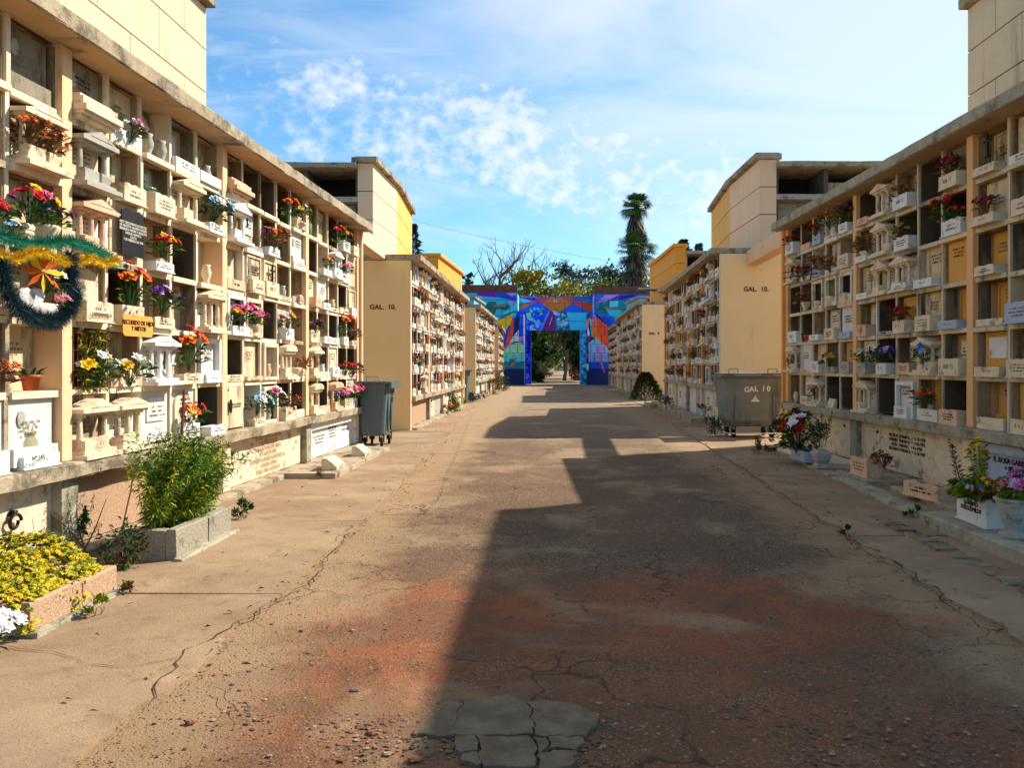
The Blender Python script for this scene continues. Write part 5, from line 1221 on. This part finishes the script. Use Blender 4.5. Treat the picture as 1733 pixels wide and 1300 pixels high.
# lamp at the end of the second shady gallery
l = empty('street_lamp', (0, 0, 0)); tag(l, 'flat grey lamp head on a short arm over the second shady gallery', 'lamp'); m = MB()
m.tube([(4.62, 31.8, 4.5), (4.2, 31.6, 4.56), (3.7, 31.5, 4.62)], .025, IRON, 6); m.build('arm', l); m = MB(); m.rbox(3.45, 4.2, 31.35, 31.65, 4.6, 4.67, STONE['g'], .2, .002); m.build('lamp_head', l)
# rusty frame on the shaded wall
m = MB(FR1)
for a, b in (((8.1, .1, 3.35), (9.2, .35, 3.38)), ((8.1, .1, 3.25), (9.2, .35, 3.28)), ((8.3, .12, 3.36), (7.9, .3, 3.1)), ((8.8, .2, 3.37), (8.5, .32, 3.12))): m.tube([a, b], .012, IRON, 5)
m.build('bent_wire_stand', None, label='bent black wire stand sticking out of the shaded niches', cat='stand')
# ------------------------------------------------------------------ painted gateway
def paint(n, rgb): return mat('mural_' + n, (min(250, int(rgb[0] * 1.22 + 4)), min(235, int(rgb[1] * (1.02 if rgb[0] > rgb[2] + 60 else 1.2) + 3)), min(250, int(rgb[2] * (.9 if rgb[0] > rgb[2] + 60 else 1.2) + 3))), .8, .10, 1.2, .1, 20)
PC = {k: paint(k, v) for k, v in dict(blue=(20, 62, 190), royal=(30, 90, 214), deep=(24, 28, 150), navy=(14, 34, 92), teal=(40, 160, 190), dteal=(22, 110, 138), cyan=(60, 188, 206), mint=(128, 198, 160), green=(24, 96, 92), sky=(104, 166, 222),
    lilac=(150, 120, 206), violet=(96, 20, 176), purple=(118, 36, 104), magenta=(168, 28, 130), pink=(190, 84, 112), salmon=(226, 124, 90), orange=(238, 128, 50), yellow=(250, 200, 40), red=(222, 84, 50), rust=(196, 88, 44), pale=(206, 214, 206), cream=(240, 200, 120), brown=(170, 110, 70), black=(24, 28, 40), grey=(140, 142, 150), lmint=(160, 214, 190), lblue=(90, 130, 224)).items()}
GY = 66.0; GYM = 69.5
gate = empty('painted_gateway', (0, 0, 0)); tag(gate, 'big gateway wall painted with a bright blue, orange and purple mural', 'gateway')
BRICK = mat('dark_brick_top', (112, 74, 60), .9, .3, 3, .4, 12, (66, 50, 44), .5, 1.5)
JOINT = mat('mural_joint', (26, 66, 120), .9, .1, 5, 0)
def wx(px, Y): return (px - 932) * Y / 1350
def wz(py, Y): return 1.6 + (619 - py) * Y / 1350
def wall(name, px0, px1, py0, py1, Y, th, mt):
    m = MB(); m.box(wx(px0, Y), wx(px1, Y), Y, Y + th, wz(py1, Y) if py1 < 640 else -.03, wz(py0, Y), mt); return m.build(name, gate)
wall('gate_wall', 781, 875.3, 495.6, 660, GY, .8, PC['blue']); wall('gate_wall', 1006.8, 1100, 497.5, 660, GY, .8, PC['blue'])
wall('gate_pier', 875.31, 889, 530.5, 660, GY, .8, PC['blue']); wall('gate_pier', 993.5, 1006.79, 530.5, 660, GY, .8, PC['blue'])
wall('lintel', 872, 1010, 501.5, 558.7, GYM, .8, PC['royal'])
wall('gate_pier', 880, 898.6, 558.71, 660, GYM, .8, PC['deep']); wall('gate_pier', 981.8, 1000, 558.71, 660, GYM, .8, PC['teal'])
wall('brick_parapet', 781, 875.3, 482, 495.5, GY, .6, BRICK); wall('brick_parapet', 1007, 1100, 484.5, 497.4, GY, .6, BRICK)
# return faces of the flanks
m = MB(); m.box(wx(874.9, GY), wx(875.5, GY), GY + .81, GYM + .2, 0, wz(496, GY), PC['sky']); m.build('gate_side', gate); m = MB(); m.box(wx(1006.6, GY), wx(1007.2, GY), GY + .81, GYM + .2, 0, wz(498, GY), PC['sky']); m.build('gate_side', gate)
LAY = [0]
def poly(mb, pts, col, Y, T=None):
    """a flat painted field; pts are read off a zoomed picture and laid out on the wall"""
    LAY[0] += 1; off = .006 + .0018 * LAY[0]
    mb.add([(wx(T(*p)[0], Y), Y - off, wz(T(*p)[1], Y)) for p in pts], [tuple(range(len(pts)))], PC[col])
A = lambda x, y: (795 + x / 7.22, 480 + y / 7.22)      # left half zoom
B = lambda x, y: (935 + x / 7.224, 480 + y / 7.224)    # right half zoom
mu = MB()
for pts, c in [
    ([(-60, 115), (575, 115), (575, 500), (-60, 500)], 'teal'), ([(85, 115), (300, 115), (345, 170), (200, 160), (85, 145)], 'violet'), ([(300, 115), (520, 112), (575, 170), (560, 215), (345, 165)], 'blue'),
    ([(440, 113), (565, 113), (520, 160)], 'lilac'), ([(90, 145), (170, 160), (150, 200), (90, 200)], 'sky'), ([(470, 205), (565, 215), (510, 280)], 'lilac'), ([(230, 220), (320, 220), (330, 260), (470, 250), (500, 290), (440, 330), (330, 300), (300, 400), (250, 380), (240, 320), (180, 290)], 'green'),
    ([(575, 240), (575, 330), (400, 385), (450, 330)], 'cyan'), ([(400, 385), (560, 325), (555, 350), (330, 470), (230, 410)], 'dteal'),
    ([(240, 420), (400, 400), (300, 480)], 'cyan'),
    ([(300, 500), (575, 330), (690, 360), (690, 1260), (300, 1260)], 'blue'), ([(315, 470), (530, 360), (500, 490), (350, 680), (340, 540)], 'yellow'), ([(530, 360), (575, 345), (560, 410), (515, 440)], 'teal'),
    ([(515, 440), (545, 440), (525, 640), (410, 860), (470, 600)], 'red'), ([(600, 560), (600, 700), (470, 760), (520, 660)], 'lmint'), ([(610, 380), (655, 370), (655, 520), (600, 500)], 'royal'),
    ([(655, 370), (675, 400), (672, 1250), (655, 640)], 'pale'), ([(610, 650), (655, 640), (650, 700), (600, 710)], 'lilac'), ([(550, 420), (610, 400), (600, 560), (540, 620)], 'navy'),
    ([(350, 690), (460, 540), (430, 690), (400, 860), (345, 860)], 'royal'), ([(345, 860), (400, 860), (400, 1000), (345, 1000)], 'deep'),
    ([(395, 860), (470, 760), (560, 715), (640, 720), (668, 770), (668, 960), (395, 960)], 'mint'), ([(395, 870), (668, 860), (668, 990), (395, 990)], 'cyan'), ([(395, 960), (480, 960), (480, 920), (560, 920), (560, 960), (668, 950), (668, 1080), (395, 1080)], 'dteal'),
    ([(395, 1040), (668, 1040), (668, 1250), (345, 1250), (345, 1000)], 'navy'), ([(480, 740), (560, 705), (640, 715), (560, 722)], 'black'), ([(580, 880), (585, 900), (520, 1010), (490, 1020)], 'brown'), ([(290, 265), (450, 262), (450, 278), (290, 282)], 'brown'),
]: poly(mu, pts, c, GY, A)
for pts, c in [
    ([(525, 130), (995, 130), (995, 480), (525, 480)], 'dteal'), ([(525, 130), (660, 135), (540, 230)], 'royal'), ([(540, 230), (640, 140), (820, 135), (660, 215)], 'lilac'), ([(660, 215), (820, 135), (880, 133), (740, 210)], 'violet'), ([(820, 150), (995, 132), (990, 170), (800, 200)], 'deep'),
    ([(925, 190), (990, 170), (990, 240), (920, 220)], 'lilac'), ([(700, 215), (805, 210), (800, 280), (700, 290)], 'cyan'), ([(570, 260), (660, 250), (690, 310), (660, 390), (560, 330)], 'green'), ([(525, 200), (585, 190), (540, 250)], 'magenta'), ([(650, 300), (850, 330), (840, 430), (700, 400)], 'teal'),
    ([(525, 335), (830, 430), (680, 530), (560, 420)], 'royal'), ([(560, 400), (780, 435), (690, 520)], 'blue'),
    ([(415, 380), (525, 360), (700, 530), (725, 860), (725, 1255), (415, 1255)], 'navy'), ([(530, 400), (700, 540), (720, 850), (560, 700), (490, 650), (470, 440), (525, 360)], 'red'), ([(470, 440), (520, 440), (610, 760), (490, 650)], 'orange'), ([(500, 365), (525, 400), (540, 520), (490, 450)], 'lilac'),
    ([(445, 370), (500, 362), (500, 420), (460, 420)], 'royal'), ([(415, 450), (455, 400), (445, 500), (415, 560)], 'salmon'), ([(450, 420), (470, 430), (490, 650), (470, 650)], 'teal'), ([(430, 500), (455, 600), (455, 700), (425, 640)], 'pale'), ([(430, 640), (468, 640), (440, 760), (425, 860)], 'purple'),
    ([(490, 650), (560, 690), (720, 850), (640, 770)], 'mint'), ([(440, 730), (500, 680), (560, 690), (640, 750), (720, 850), (720, 980), (440, 980)], 'sky'), ([(520, 760), (645, 770), (640, 860), (525, 860)], 'lilac'), ([(440, 870), (725, 860), (725, 980), (440, 980)], 'lblue'),
    ([(440, 960), (725, 960), (725, 1060), (440, 1060)], 'blue'), ([(440, 1040), (725, 1040), (725, 1255), (440, 1255)], 'navy'), ([(560, 895), (580, 900), (640, 1080), (635, 1100)], 'brown'), ([(625, 285), (830, 300), (800, 308), (630, 296)], 'brown'),
    ([(415, 860), (440, 860), (440, 910), (415, 910)], 'magenta'), ([(415, 980), (440, 980), (440, 1060), (415, 1060)], 'mint'),
]: poly(mu, pts, c, GY, B)
mu.build('mural', gate); LAY[0] = 0
ml = MB()
for pts, c in [
    ([(540, 158), (1110, 158), (1110, 570), (540, 570)], 'royal'), ([(540, 158), (830, 158), (835, 215), (540, 360)], 'orange'), ([(540, 165), (760, 215), (835, 215), (600, 270), (540, 260)], 'pink'), ([(560, 168), (760, 215), (590, 250)], 'cyan'), ([(590, 165), (800, 165), (835, 210), (760, 210)], 'blue'),
    ([(825, 158), (1110, 158), (1110, 200), (845, 245)], 'pink'), ([(1000, 165), (1110, 170), (1110, 345), (1010, 340), (880, 245)], 'salmon'), ([(890, 240), (1110, 235), (1110, 345), (1010, 340)], 'orange'), ([(1020, 200), (1050, 188), (1075, 205), (1070, 235), (1030, 240)], 'cream'),
    ([(540, 380), (870, 250), (960, 330), (860, 570), (540, 570)], 'royal'), ([(960, 330), (1020, 350), (1050, 450), (1045, 570), (860, 570)], 'purple'), ([(960, 330), (980, 345), (880, 570), (855, 570)], 'lblue'), ([(1045, 450), (1110, 400), (1110, 570), (1045, 570)], 'teal'), ([(735, 530), (830, 570), (735, 570)], 'lmint'),
]: poly(ml, pts, c, GYM, A)
for pts, c in [
    ([(100, 158), (275, 158), (240, 245), (120, 330), (60, 345), (100, 300)], 'orange'), ([(70, 158), (270, 158), (235, 240), (120, 180)], 'pink'), ([(285, 165), (515, 158), (515, 245), (300, 190)], 'dteal'), ([(290, 165), (450, 158), (515, 165), (515, 205)], 'blue'), ([(245, 210), (380, 215), (515, 250), (510, 290), (420, 330), (240, 245)], 'pink'), ([(330, 240), (515, 245), (515, 350), (440, 345)], 'rust'),
    ([(240, 245), (440, 350), (450, 400), (160, 345)], 'royal'), ([(170, 345), (440, 350), (420, 570), (225, 570)], 'cyan'), ([(60, 350), (160, 340), (225, 570), (40, 570)], 'dteal'), ([(0, 340), (40, 345), (40, 570), (0, 570)], 'purple'),
    ([(0, 330), (50, 340), (100, 370), (60, 390), (20, 380)], 'pale'), ([(15, 310), (55, 310), (55, 335), (15, 335)], 'brown'), ([(-8, 410), (0, 415), (-40, 520), (-38, 500)], 'pale'),
]: poly(ml, pts, c, GYM, B)
r = random.Random(4); LAY[0] += 1
def dots(mb, x0, x1, y0, y1, n, cols, T, Y, ra=(12, 30), skip=None):
    for i in range(n):
        x = r.uniform(x0, x1); y = r.uniform(y0, y1)
        if skip and skip(x, y): continue
        q = r.uniform(*ra); k = r.randint(6, 9); ph = r.random() * 6
        LAY[0] += .12
        poly2 = [(min(x1 + 6, max(x0 - 6, x + q * math.cos(ph + 6.283 * j / k) * r.uniform(.85, 1.1))), y + q * math.sin(ph + 6.283 * j / k)) for j in range(k)]; LAY[0] -= 1; poly(mb, poly2, r.choice(cols), Y, T)
dots(ml, 690, 900, 290, 550, 46, ('lblue', 'teal', 'mint', 'sky', 'blue', 'green'), A, GYM, (14, 30), lambda x, y: y < 250 + abs(870 - x) * .45)
dots(ml, 50, 200, 370, 555, 40, ('mint', 'teal', 'sky', 'lmint', 'green'), B, GYM, (12, 26), lambda x, y: x > 170 + (y - 345) * .22)
dots(ml, 685, 735, 590, 1200, 40, ('royal', 'deep', 'blue', 'lblue', 'navy'), A, GYM, (14, 28)); dots(ml, 350, 410, 590, 1200, 44, ('mint', 'teal', 'royal', 'sky', 'green'), B, GYM, (12, 26))
ml.build('mural', gate)
jn = MB()
for k in range(9):
    y = 508 + k * 15
    for (a, b) in ((803, 875), (1007, 1072)) if y < 531 else ((843, 889), (993.6, 1035)): LAY[0] = 60; jn.box(wx(a, GY), wx(b, GY), GY - .125, GY - .12, wz(y, GY), wz(y, GY) + .022, JOINT)
    for j in range(4):
        for (a, b) in ((843, 889), (993.6, 1035)):
            x = a + (b - a) * (j + .5 * (k % 2)) / 3.5
            if a < x < b and y < 620: jn.box(wx(x, GY), wx(x, GY) + .03, GY - .125, GY - .12, wz(y + 15, GY), wz(y, GY), JOINT)
for y in (513, 529, 544): jn.box(wx(875.5, GYM), wx(1006.5, GYM), GYM - .135, GYM - .13, wz(y, GYM), wz(y, GYM) + .022, JOINT)
for i in range(9):
    x = 880 + i * 15; y = 501.6 + (i % 2) * 12; jn.box(wx(x, GYM), wx(x, GYM) + .03, GYM - .135, GYM - .13, wz(y + 15, GYM), wz(y, GYM), JOINT)
jn.build('block_joints', gate)
# ------------------------------------------------------------------ trees
BARK = mat('grey_bark', (112, 98, 82), .95, .25, 6, .5)
BARKD = mat('dark_bark', (76, 64, 52), .95, .25, 6, .5)
def tl(n, c): m = mat('leaf_' + n, c, .6, .25, .8, 0); foliage(m); return m
TG = [tl('broad', (58, 84, 36)), tl('broad_dark', (38, 60, 28)), tl('broad_light', (104, 116, 40))]
TYL = [tl('autumn', (148, 140, 32)), tl('autumn_gold', (176, 150, 36)), tl('autumn_green', (84, 104, 30))]
TBL = [tl('bluish', (72, 96, 84)), tl('bluish_dark', (44, 66, 60)), tl('bluish_light', (100, 120, 96))]
def limb(mb, p, d, L_, rad, depth, r, mt, tips, spread=.55, up=.12):
    pts = [p]; n = 4
    for i in range(n): d = (d + Vector((r.gauss(0, .13), r.gauss(0, .13), r.gauss(0, .09) + up * .3))).normalized(); pts.append(pts[-1] + d * L_ / n)
    mb.tube(pts, [rad * (1 - .45 * i / n) for i in range(n + 1)], mt, 5 if depth > 1 else 3, False)
    if depth == 0: tips.append(pts[-1]); return
    for i in range(r.choice((2, 3))):
        nd = (d + Vector((r.gauss(0, spread), r.gauss(0, spread), r.gauss(up, spread * .6)))).normalized(); limb(mb, pts[-1 if i < 2 else 2], nd, L_ * r.uniform(.6, .85), rad * .55, depth - 1, r, mt, tips, spread, up)
def tree(label, x, y, h, cr, mats, seed, bare=False, n=3000, leaf=.22, crown_z=.35, group='trees beyond the gateway', name='tree', bark=BARK, squash=1.0, bareness=1.0):
    r = random.Random(seed); root = empty(name, (x, y, 0)); tag(root, label, 'tree', group); tr = MB(); tips = []
    limb(tr, Vector((0, 0, 0)), Vector((r.gauss(0, .05), r.gauss(0, .05), 1)), h * crown_z, .035 * h ** .9 * (1.5 if bare else .6), 5 if bare else 3, r, bark, tips, .5, .2)
    zmax = max(t.z for t in tips); k = h / zmax
    tr.v = [Vector((v.x * k * squash, v.y * k * squash, v.z * k)) for v in tr.v]; tips = [Vector((t.x * k * squash, t.y * k * squash, t.z * k)) for t in tips]; tr.build('trunk', root)
    if not n: return root
    cm_ = MB(); cl = []
    for i in range(int(n / 26)):
        if tips and r.random() < .5: q = r.choice(tips); cl.append(q + Vector((r.gauss(0, .3), r.gauss(0, .3), r.gauss(-.2, .3))) * (h / 10))
        else:
            a = r.uniform(0, 6.28); e = r.uniform(-.9, 1); rr = cr * (1 - e * e * .8) ** .5 * r.uniform(.55, 1) * (1 + .25 * math.sin(3 * a + seed)); cl.append(Vector((rr * math.cos(a), rr * math.sin(a), h * (crown_z + (1 - crown_z) * (.5 + .5 * e)) * .97)))
    for q in cl:
        s = r.uniform(.5, 1.2) * cr * .17; mt = r.choice(mats)
        for _ in range(26):
            p = q + Vector((r.gauss(0, s), r.gauss(0, s), r.gauss(0, s * .7))); d = Vector((r.gauss(0, 1), r.gauss(0, 1), r.gauss(.2, 1))).normalized(); a = d.orthogonal().normalized(); b = d.cross(a); L_ = leaf * r.uniform(.6, 1.4)
            cm_.add([p - a * L_, p + b * L_ * .6, p + a * L_, p - b * L_ * .6], [(0, 1, 2, 3)], mt if r.random() < .8 else r.choice(mats))
    cm_.build('crown', root); return root
# bare trees and yellowing tree behind the lintel
def tx(px, Y): return (px - 932) * Y / 1350
def tz(py, Y): return 1.6 + (619 - py) * Y / 1350
tree('bare branching tree rising above the gateway', tx(878, 84), 84, tz(400, 84), 3, None, 12, True, 0, squash=1.1, name='bare_tree')
tree('bare tree with dense crossing twigs behind the branching one', tx(893, 87), 87, tz(418, 87), 3, None, 33, True, 0, squash=1.0, name='bare_tree')
tree('bare twiggy tree with thin reddish branches over the brick parapet', tx(852, 92), 92, tz(425, 92), 3, None, 19, True, 0, squash=1.2, name='bare_tree', bark=BARKD)
tree('bare grey tree with a fine fan of twigs at the lintel end', tx(912, 90), 90, tz(450, 90), 3, TYL, 15, True, 500, squash=1.0, name='bare_tree', leaf=.15)
for s_ in []: pass
bare = [o for o in COL.objects if o.name.startswith('bare_tree')]
tree('yellow-green tree below the bare branches', tx(880, 80), 80, tz(462, 80), 2.6, TYL, 21, n=3600, leaf=.17)
tree('olive tree behind the lintel middle', tx(912, 83), 83, tz(472, 83), 1.9, TYL[:1] + TG[2:], 22, n=2200, leaf=.17)
tree('small pointed yellowing tree over the lintel', tx(955, 85), 85, tz(480, 85), 1.3, TYL, 23, n=1400, leaf=.16)
tree('blue-green eucalyptus with open crown', tx(995, 95), 95, tz(452, 95), 2.6, TBL, 24, n=3400, leaf=.19, bark=BARK)
tree('blue-green eucalyptus next to the palms', tx(1028, 100), 100, tz(442, 100), 2.7, TBL + TG[1:2], 25, n=3600, leaf=.19)
tree('bright yellow-green tree below the eucalyptus', tx(1018, 82), 82, tz(472, 82), 1.6, [TYL[0], TYL[2], TG[2]], 26, n=1800, leaf=.16)
tree('yellow-green tree behind the palm trunk', tx(1092, 84), 84, tz(468, 84), 1.5, [TYL[0], TG[2]], 27, n=1600, leaf=.16)
tree('dark tree top beside the orange building', tx(790, 78), 78, tz(458, 78), 1.0, TG[:2], 28, n=1200, leaf=.16)
def cone(label, px, Y, top, w, mats, seed, n=1500):
    r = random.Random(seed); x = tx(px, Y); zt = tz(top, Y); root = empty('conifer_tree', (0, 0, 0)); tag(root, label, 'tree', 'trees beyond the gateway'); m = MB(); m.tube([(x, Y, 0), (x, Y, zt - .3)], [.2, .04], BARKD, 6); m.build('trunk', root); m = MB()
    for i in range(n):
        t = r.random() ** 1.4; a = r.uniform(0, 6.28); rr = w * (t * .9 + .05) * r.uniform(.3, 1) * (1 + .3 * math.sin(t * 40)); p = Vector((x + rr * math.cos(a), Y + rr * math.sin(a), zt - t * 4)); leafblade(m, p, Vector((math.cos(a), math.sin(a), .5)), r.uniform(.2, .4), .07, r.choice(mats), r)
    m.build('crown', root)
cone('dark treetop beside the pink and yellow building', 699, 60, 381, 1.0, TBL[:2], 29)
cone('dark pointed conifer over the shady roofs', 1157, 60, 407, 1.6, TG[:2] + TBL[:1], 30)
cone('thin bluish conifer beside the pointed one', 1183, 60, 414, .7, [TBL[0], tl('blue_needle', (50, 84, 130))], 31, 900)
# avenue beyond the gateway
for k, (px, Y, top, cr, m_, lb) in enumerate(((886, 76, 540, 2.4, TG, 'dense tree just beyond the opening on the sunny side'), (900, 95, 560, 2.4, TYL, 'yellowing tree in the avenue on the sunny side'), (906, 120, 555, 3.4, TG[:2], 'dark tree further along the avenue on the sunny side'), (914, 165, 562, 5, TG + TYL[2:], 'far tree where the avenue narrows'),
    (1002, 78, 540, 2.4, TG[:2], 'dark evergreen just beyond the opening on the shady side'), (998, 100, 552, 2.7, TG[:2], 'dark evergreen further along the avenue on the shady side'), (992, 135, 548, 3.6, TG[:2], 'tall dark tree along the shady side of the avenue'), (918, 200, 566, 6, TG, 'round tree before the far building'), (984, 220, 560, 6, TG[:1] + TYL[2:], 'pale tree beside the far building'))):
    tree(lb, tx(px, Y), Y, tz(top, Y), cr, m_, 60 + k, n=3000, leaf=.03 * Y ** .45 + .06, crown_z=.13, group='trees of the avenue', bark=BARKD)
for k, (px, Y, rx, rz_, mats, lb) in enumerate(((912, 88, .9, .6, (TWIG, FM['h'], FM['d']), 'dry reddish shrub beside the avenue'), (904, 76, .9, .8, (LEAFD,), 'dark shrub just past the gateway'), (978, 88, .8, .9, (FM['o'], FM['d'], TWIG), 'orange-brown shrub at the shady edge of the avenue'), (921, 112, 1.3, .6, (LEAFO, TWIG), 'low olive shrub along the avenue'))):
    plant('bush', lb, 'bush', bushmesh((tx(px, Y), Y, rz_), (rx, rx, rz_), 900, mats, 90 + k, .3, .06), (tx(px, Y), Y, rz_), (tx(px, Y), Y, 0), 5)
# palms
FRG = tl('palm_green', (92, 120, 44)); FRD = tl('palm_dark', (58, 82, 36)); SK = [tl('skirt_grey', (104, 88, 72)), tl('skirt_dark', (66, 54, 44)), tl('skirt_pale', (140, 122, 96))]
def palm(label, px, Y, ztop, skirt, seed, crown_r):
    r = random.Random(seed); x = tx(px, Y); root = empty('palm_tree', (x, Y, 0)); tag(root, label, 'palm tree', 'palms beyond the gateway'); t = MB()
    t.tube([(.1 * math.sin(i), 0, ztop * i / 8) for i in range(9)], [.42 - .012 * i for i in range(9)], BARKD, 10); t.build('trunk', root)
    c = MB()
    for i in range(64):
        a = r.uniform(0, 6.28); e = r.uniform(-.5, 1.5); d = Vector((math.cos(a) * math.cos(e), math.sin(a) * math.cos(e), math.sin(e))); L_ = crown_r * .5 * r.uniform(.8, 1.15); b = Vector((0, 0, ztop - .2)); tip = b + d * L_
        c.tube([b, tip], [.03, .02], FRG, 3, False); s = d.cross(Vector((0, 0, 1))).normalized() if abs(d.z) < .98 else Vector((1, 0, 0)); u = s.cross(d); mt = r.choice((FRG, FRD, FRD))
        for k in range(15):
            q = -1.35 + 2.7 * k / 14; bd = (d * math.cos(q) + s * math.sin(q)).normalized(); l = crown_r * .55 * (1 - abs(q) * .18) * r.uniform(.85, 1.1); w = s * math.cos(q) * .05 - d * math.sin(q) * .05
            m_ = tip + bd * l * .6; c.add([tip, m_ + w, tip + bd * l - Vector((0, 0, l * .35)), m_ - w], [(0, 1, 2, 3)], mt)
    c.build('crown', root); sk = MB()
    for (z0, z1, r0, r1) in skirt:
        n = int(abs(z0 - z1) * 420)
        for i in range(n):
            q = r.random(); z = z0 + (z1 - z0) * q; rr = r0 + (r1 - r0) * q; a = r.uniform(0, 6.28); rr *= r.uniform(.45, 1.05) * (1 + .12 * math.sin(z * 4 + a)); p = Vector((rr * .55 * math.cos(a), rr * .55 * math.sin(a), z)); e = Vector((rr * math.cos(a + .1), rr * math.sin(a + .1), z - r.uniform(.7, 1.5))); w = Vector((-math.sin(a), math.cos(a), 0)) * r.uniform(.03, .09)
            sk.add([p - w, p + w, e + w * .8, e - w * .3], [(0, 1, 2, 3)], r.choice(SK))
    sk.build('dead_frond_skirt', root); return root
s92 = 92 / 1350
palm('tallest palm with a long shaggy skirt of dead fronds', 1076, 92, tz(349, 92), [(tz(352, 92), tz(385, 92), .7, 1.5), (tz(380, 92), tz(425, 92), 1.45, .95)], 4, 2.2)
palm('shorter palm with a thick dark skirt below the tall palm', 1076, 90, tz(425, 90), [(tz(428, 90), tz(450, 90), 1.2, 1.85), (tz(445, 90), tz(500, 90), 1.75, 1.15)], 5, 2.9)
# building at the far end of the avenue, and a person
FB = mat('far_building_wall', (196, 176, 140), .9, .1, .5, .1); b = empty('far_building', (0, 0, 0)); tag(b, 'pale building with a dark doorway at the end of the avenue', 'building')
Yb = 245; m = MB(); xa, xb = tx(938, Yb), tx(968, Yb)
d0, d1 = tx(953, Yb), tx(959, Yb); zt_ = tz(589, Yb)
m.box(xa, d0, Yb, Yb + 8, -.05, zt_, FB); m.box(d1, xb, Yb, Yb + 8, -.05, zt_, FB); m.box(d0, d1, Yb, Yb + 8, tz(601.5, Yb), zt_, FB); m.build('wall', b)
m = MB(); m.box(d0, d1, Yb + .8, Yb + .9, 0, tz(601.5, Yb), DARK); m.build('door', b); m = MB(); m.box(xa - .3, xb + .3, Yb - .3, Yb + 8.3, zt_, zt_ + .35, FB); m.build('roof', b)
for (u0, u1, z0, z1, n_) in ((d0 - .25, d0, 0, tz(601, Yb), 'door_frame'), (d1, d1 + .25, 0, tz(601, Yb), 'door_frame')): m = MB(); m.box(u0, u1, Yb - .08, Yb - .001, z0, z1, STONE['w']); m.build(n_, b)
def person(x, y, label):
    root = empty('person', (x, y, .0)); tag(root, label, 'person'); root.rotation_euler = (0, 0, R(10))
    V = [((0, 0, .95), .13), ((0, 0, 1.15), .14), ((0, 0, 1.38), .16), ((0, 0, 1.5), .06), ((0, -.01, 1.58), .085), ((0, -.01, 1.7), .08), ((-.09, .02, .9), .09), ((-.1, .08, .5), .065), ((-.1, .2, .08), .045), ((.09, -.02, .9), .09), ((.1, -.08, .5), .065), ((.1, -.06, .08), .045), ((-.2, 0, 1.42), .06), ((-.25, .03, 1.15), .045), ((-.24, -.06, .92), .035), ((.2, 0, 1.42), .06), ((.25, -.02, 1.15), .045), ((.24, -.1, .92), .035), ((-.1, .1, .04), .04), ((.1, -.18, .04), .04)]
    E = [(0, 1), (1, 2), (2, 3), (3, 4), (4, 5), (0, 6), (6, 7), (7, 8), (0, 9), (9, 10), (10, 11), (2, 12), (12, 13), (13, 14), (2, 15), (15, 16), (16, 17), (8, 18), (11, 19)]
    me = bpy.data.meshes.new('body'); me.from_pydata([v for v, _ in V], E, []); o = bpy.data.objects.new('body', me); COL.objects.link(o); o.parent = root
    md = o.modifiers.new('s', 'SKIN'); o.modifiers.new('d', 'SUBSURF').levels = 1; o.modifiers['d'].render_levels = 2
    for i, (v, q) in enumerate(V): me.skin_vertices[0].data[i].radius = (q, q)
    me.skin_vertices[0].data[0].use_root = True
    me.materials.append(mat('skin', (176, 130, 104), .7, .05, 5, 0))
    def shell(name, secs, mt, sx=1.15):
        m = MB(); m.lathe([(q, z) for q, z in secs], 0, 0, mt, 14, 0, sx, .85, 0, False); o = m.build(name, root, smooth=True)
    shell('shirt', [(.17, .93), (.165, 1.1), (.185, 1.3), (.19, 1.42), (.1, 1.5)], mat('pale_blue_shirt', (150, 170, 200), .8, .1, 10, 0))
    m = MB(); TR = mat('dark_trousers', (38, 44, 66), .8, .1, 10, 0)
    for s_, pts in ((0, [(-.09, .02, .98), (-.1, .08, .5), (-.1, .2, .1)]), (1, [(.09, -.02, .98), (.1, -.08, .5), (.1, -.06, .1)])): m.tube(pts, [.12, .09, .07], TR, 10)
    m.build('trousers', root); m = MB(); m.lathe([(.03, 1.79), (.08, 1.76), (.098, 1.70), (.09, 1.63)], 0, 0, BLACK, 10, 0, 1, 1.1); m.build('hair', root)
person(tx(971.6, 150), 150, 'distant walker in a pale shirt and dark trousers on the avenue')
# wire across the sky
m = MB(); pts = []
for i in range(25):
    t = i / 24; px = 690 + (1240 - 690) * t; py = 368 + 66 * min(1, t * 1.6) ** .8 + 14 * t; Y = 62; pts.append((tx(px, Y), Y, tz(py, Y)))
m.tube(pts, .012, IRON, 4); m.build('overhead_wire', None, label='thin sagging wire crossing the sky before the bare tree', cat='wire')
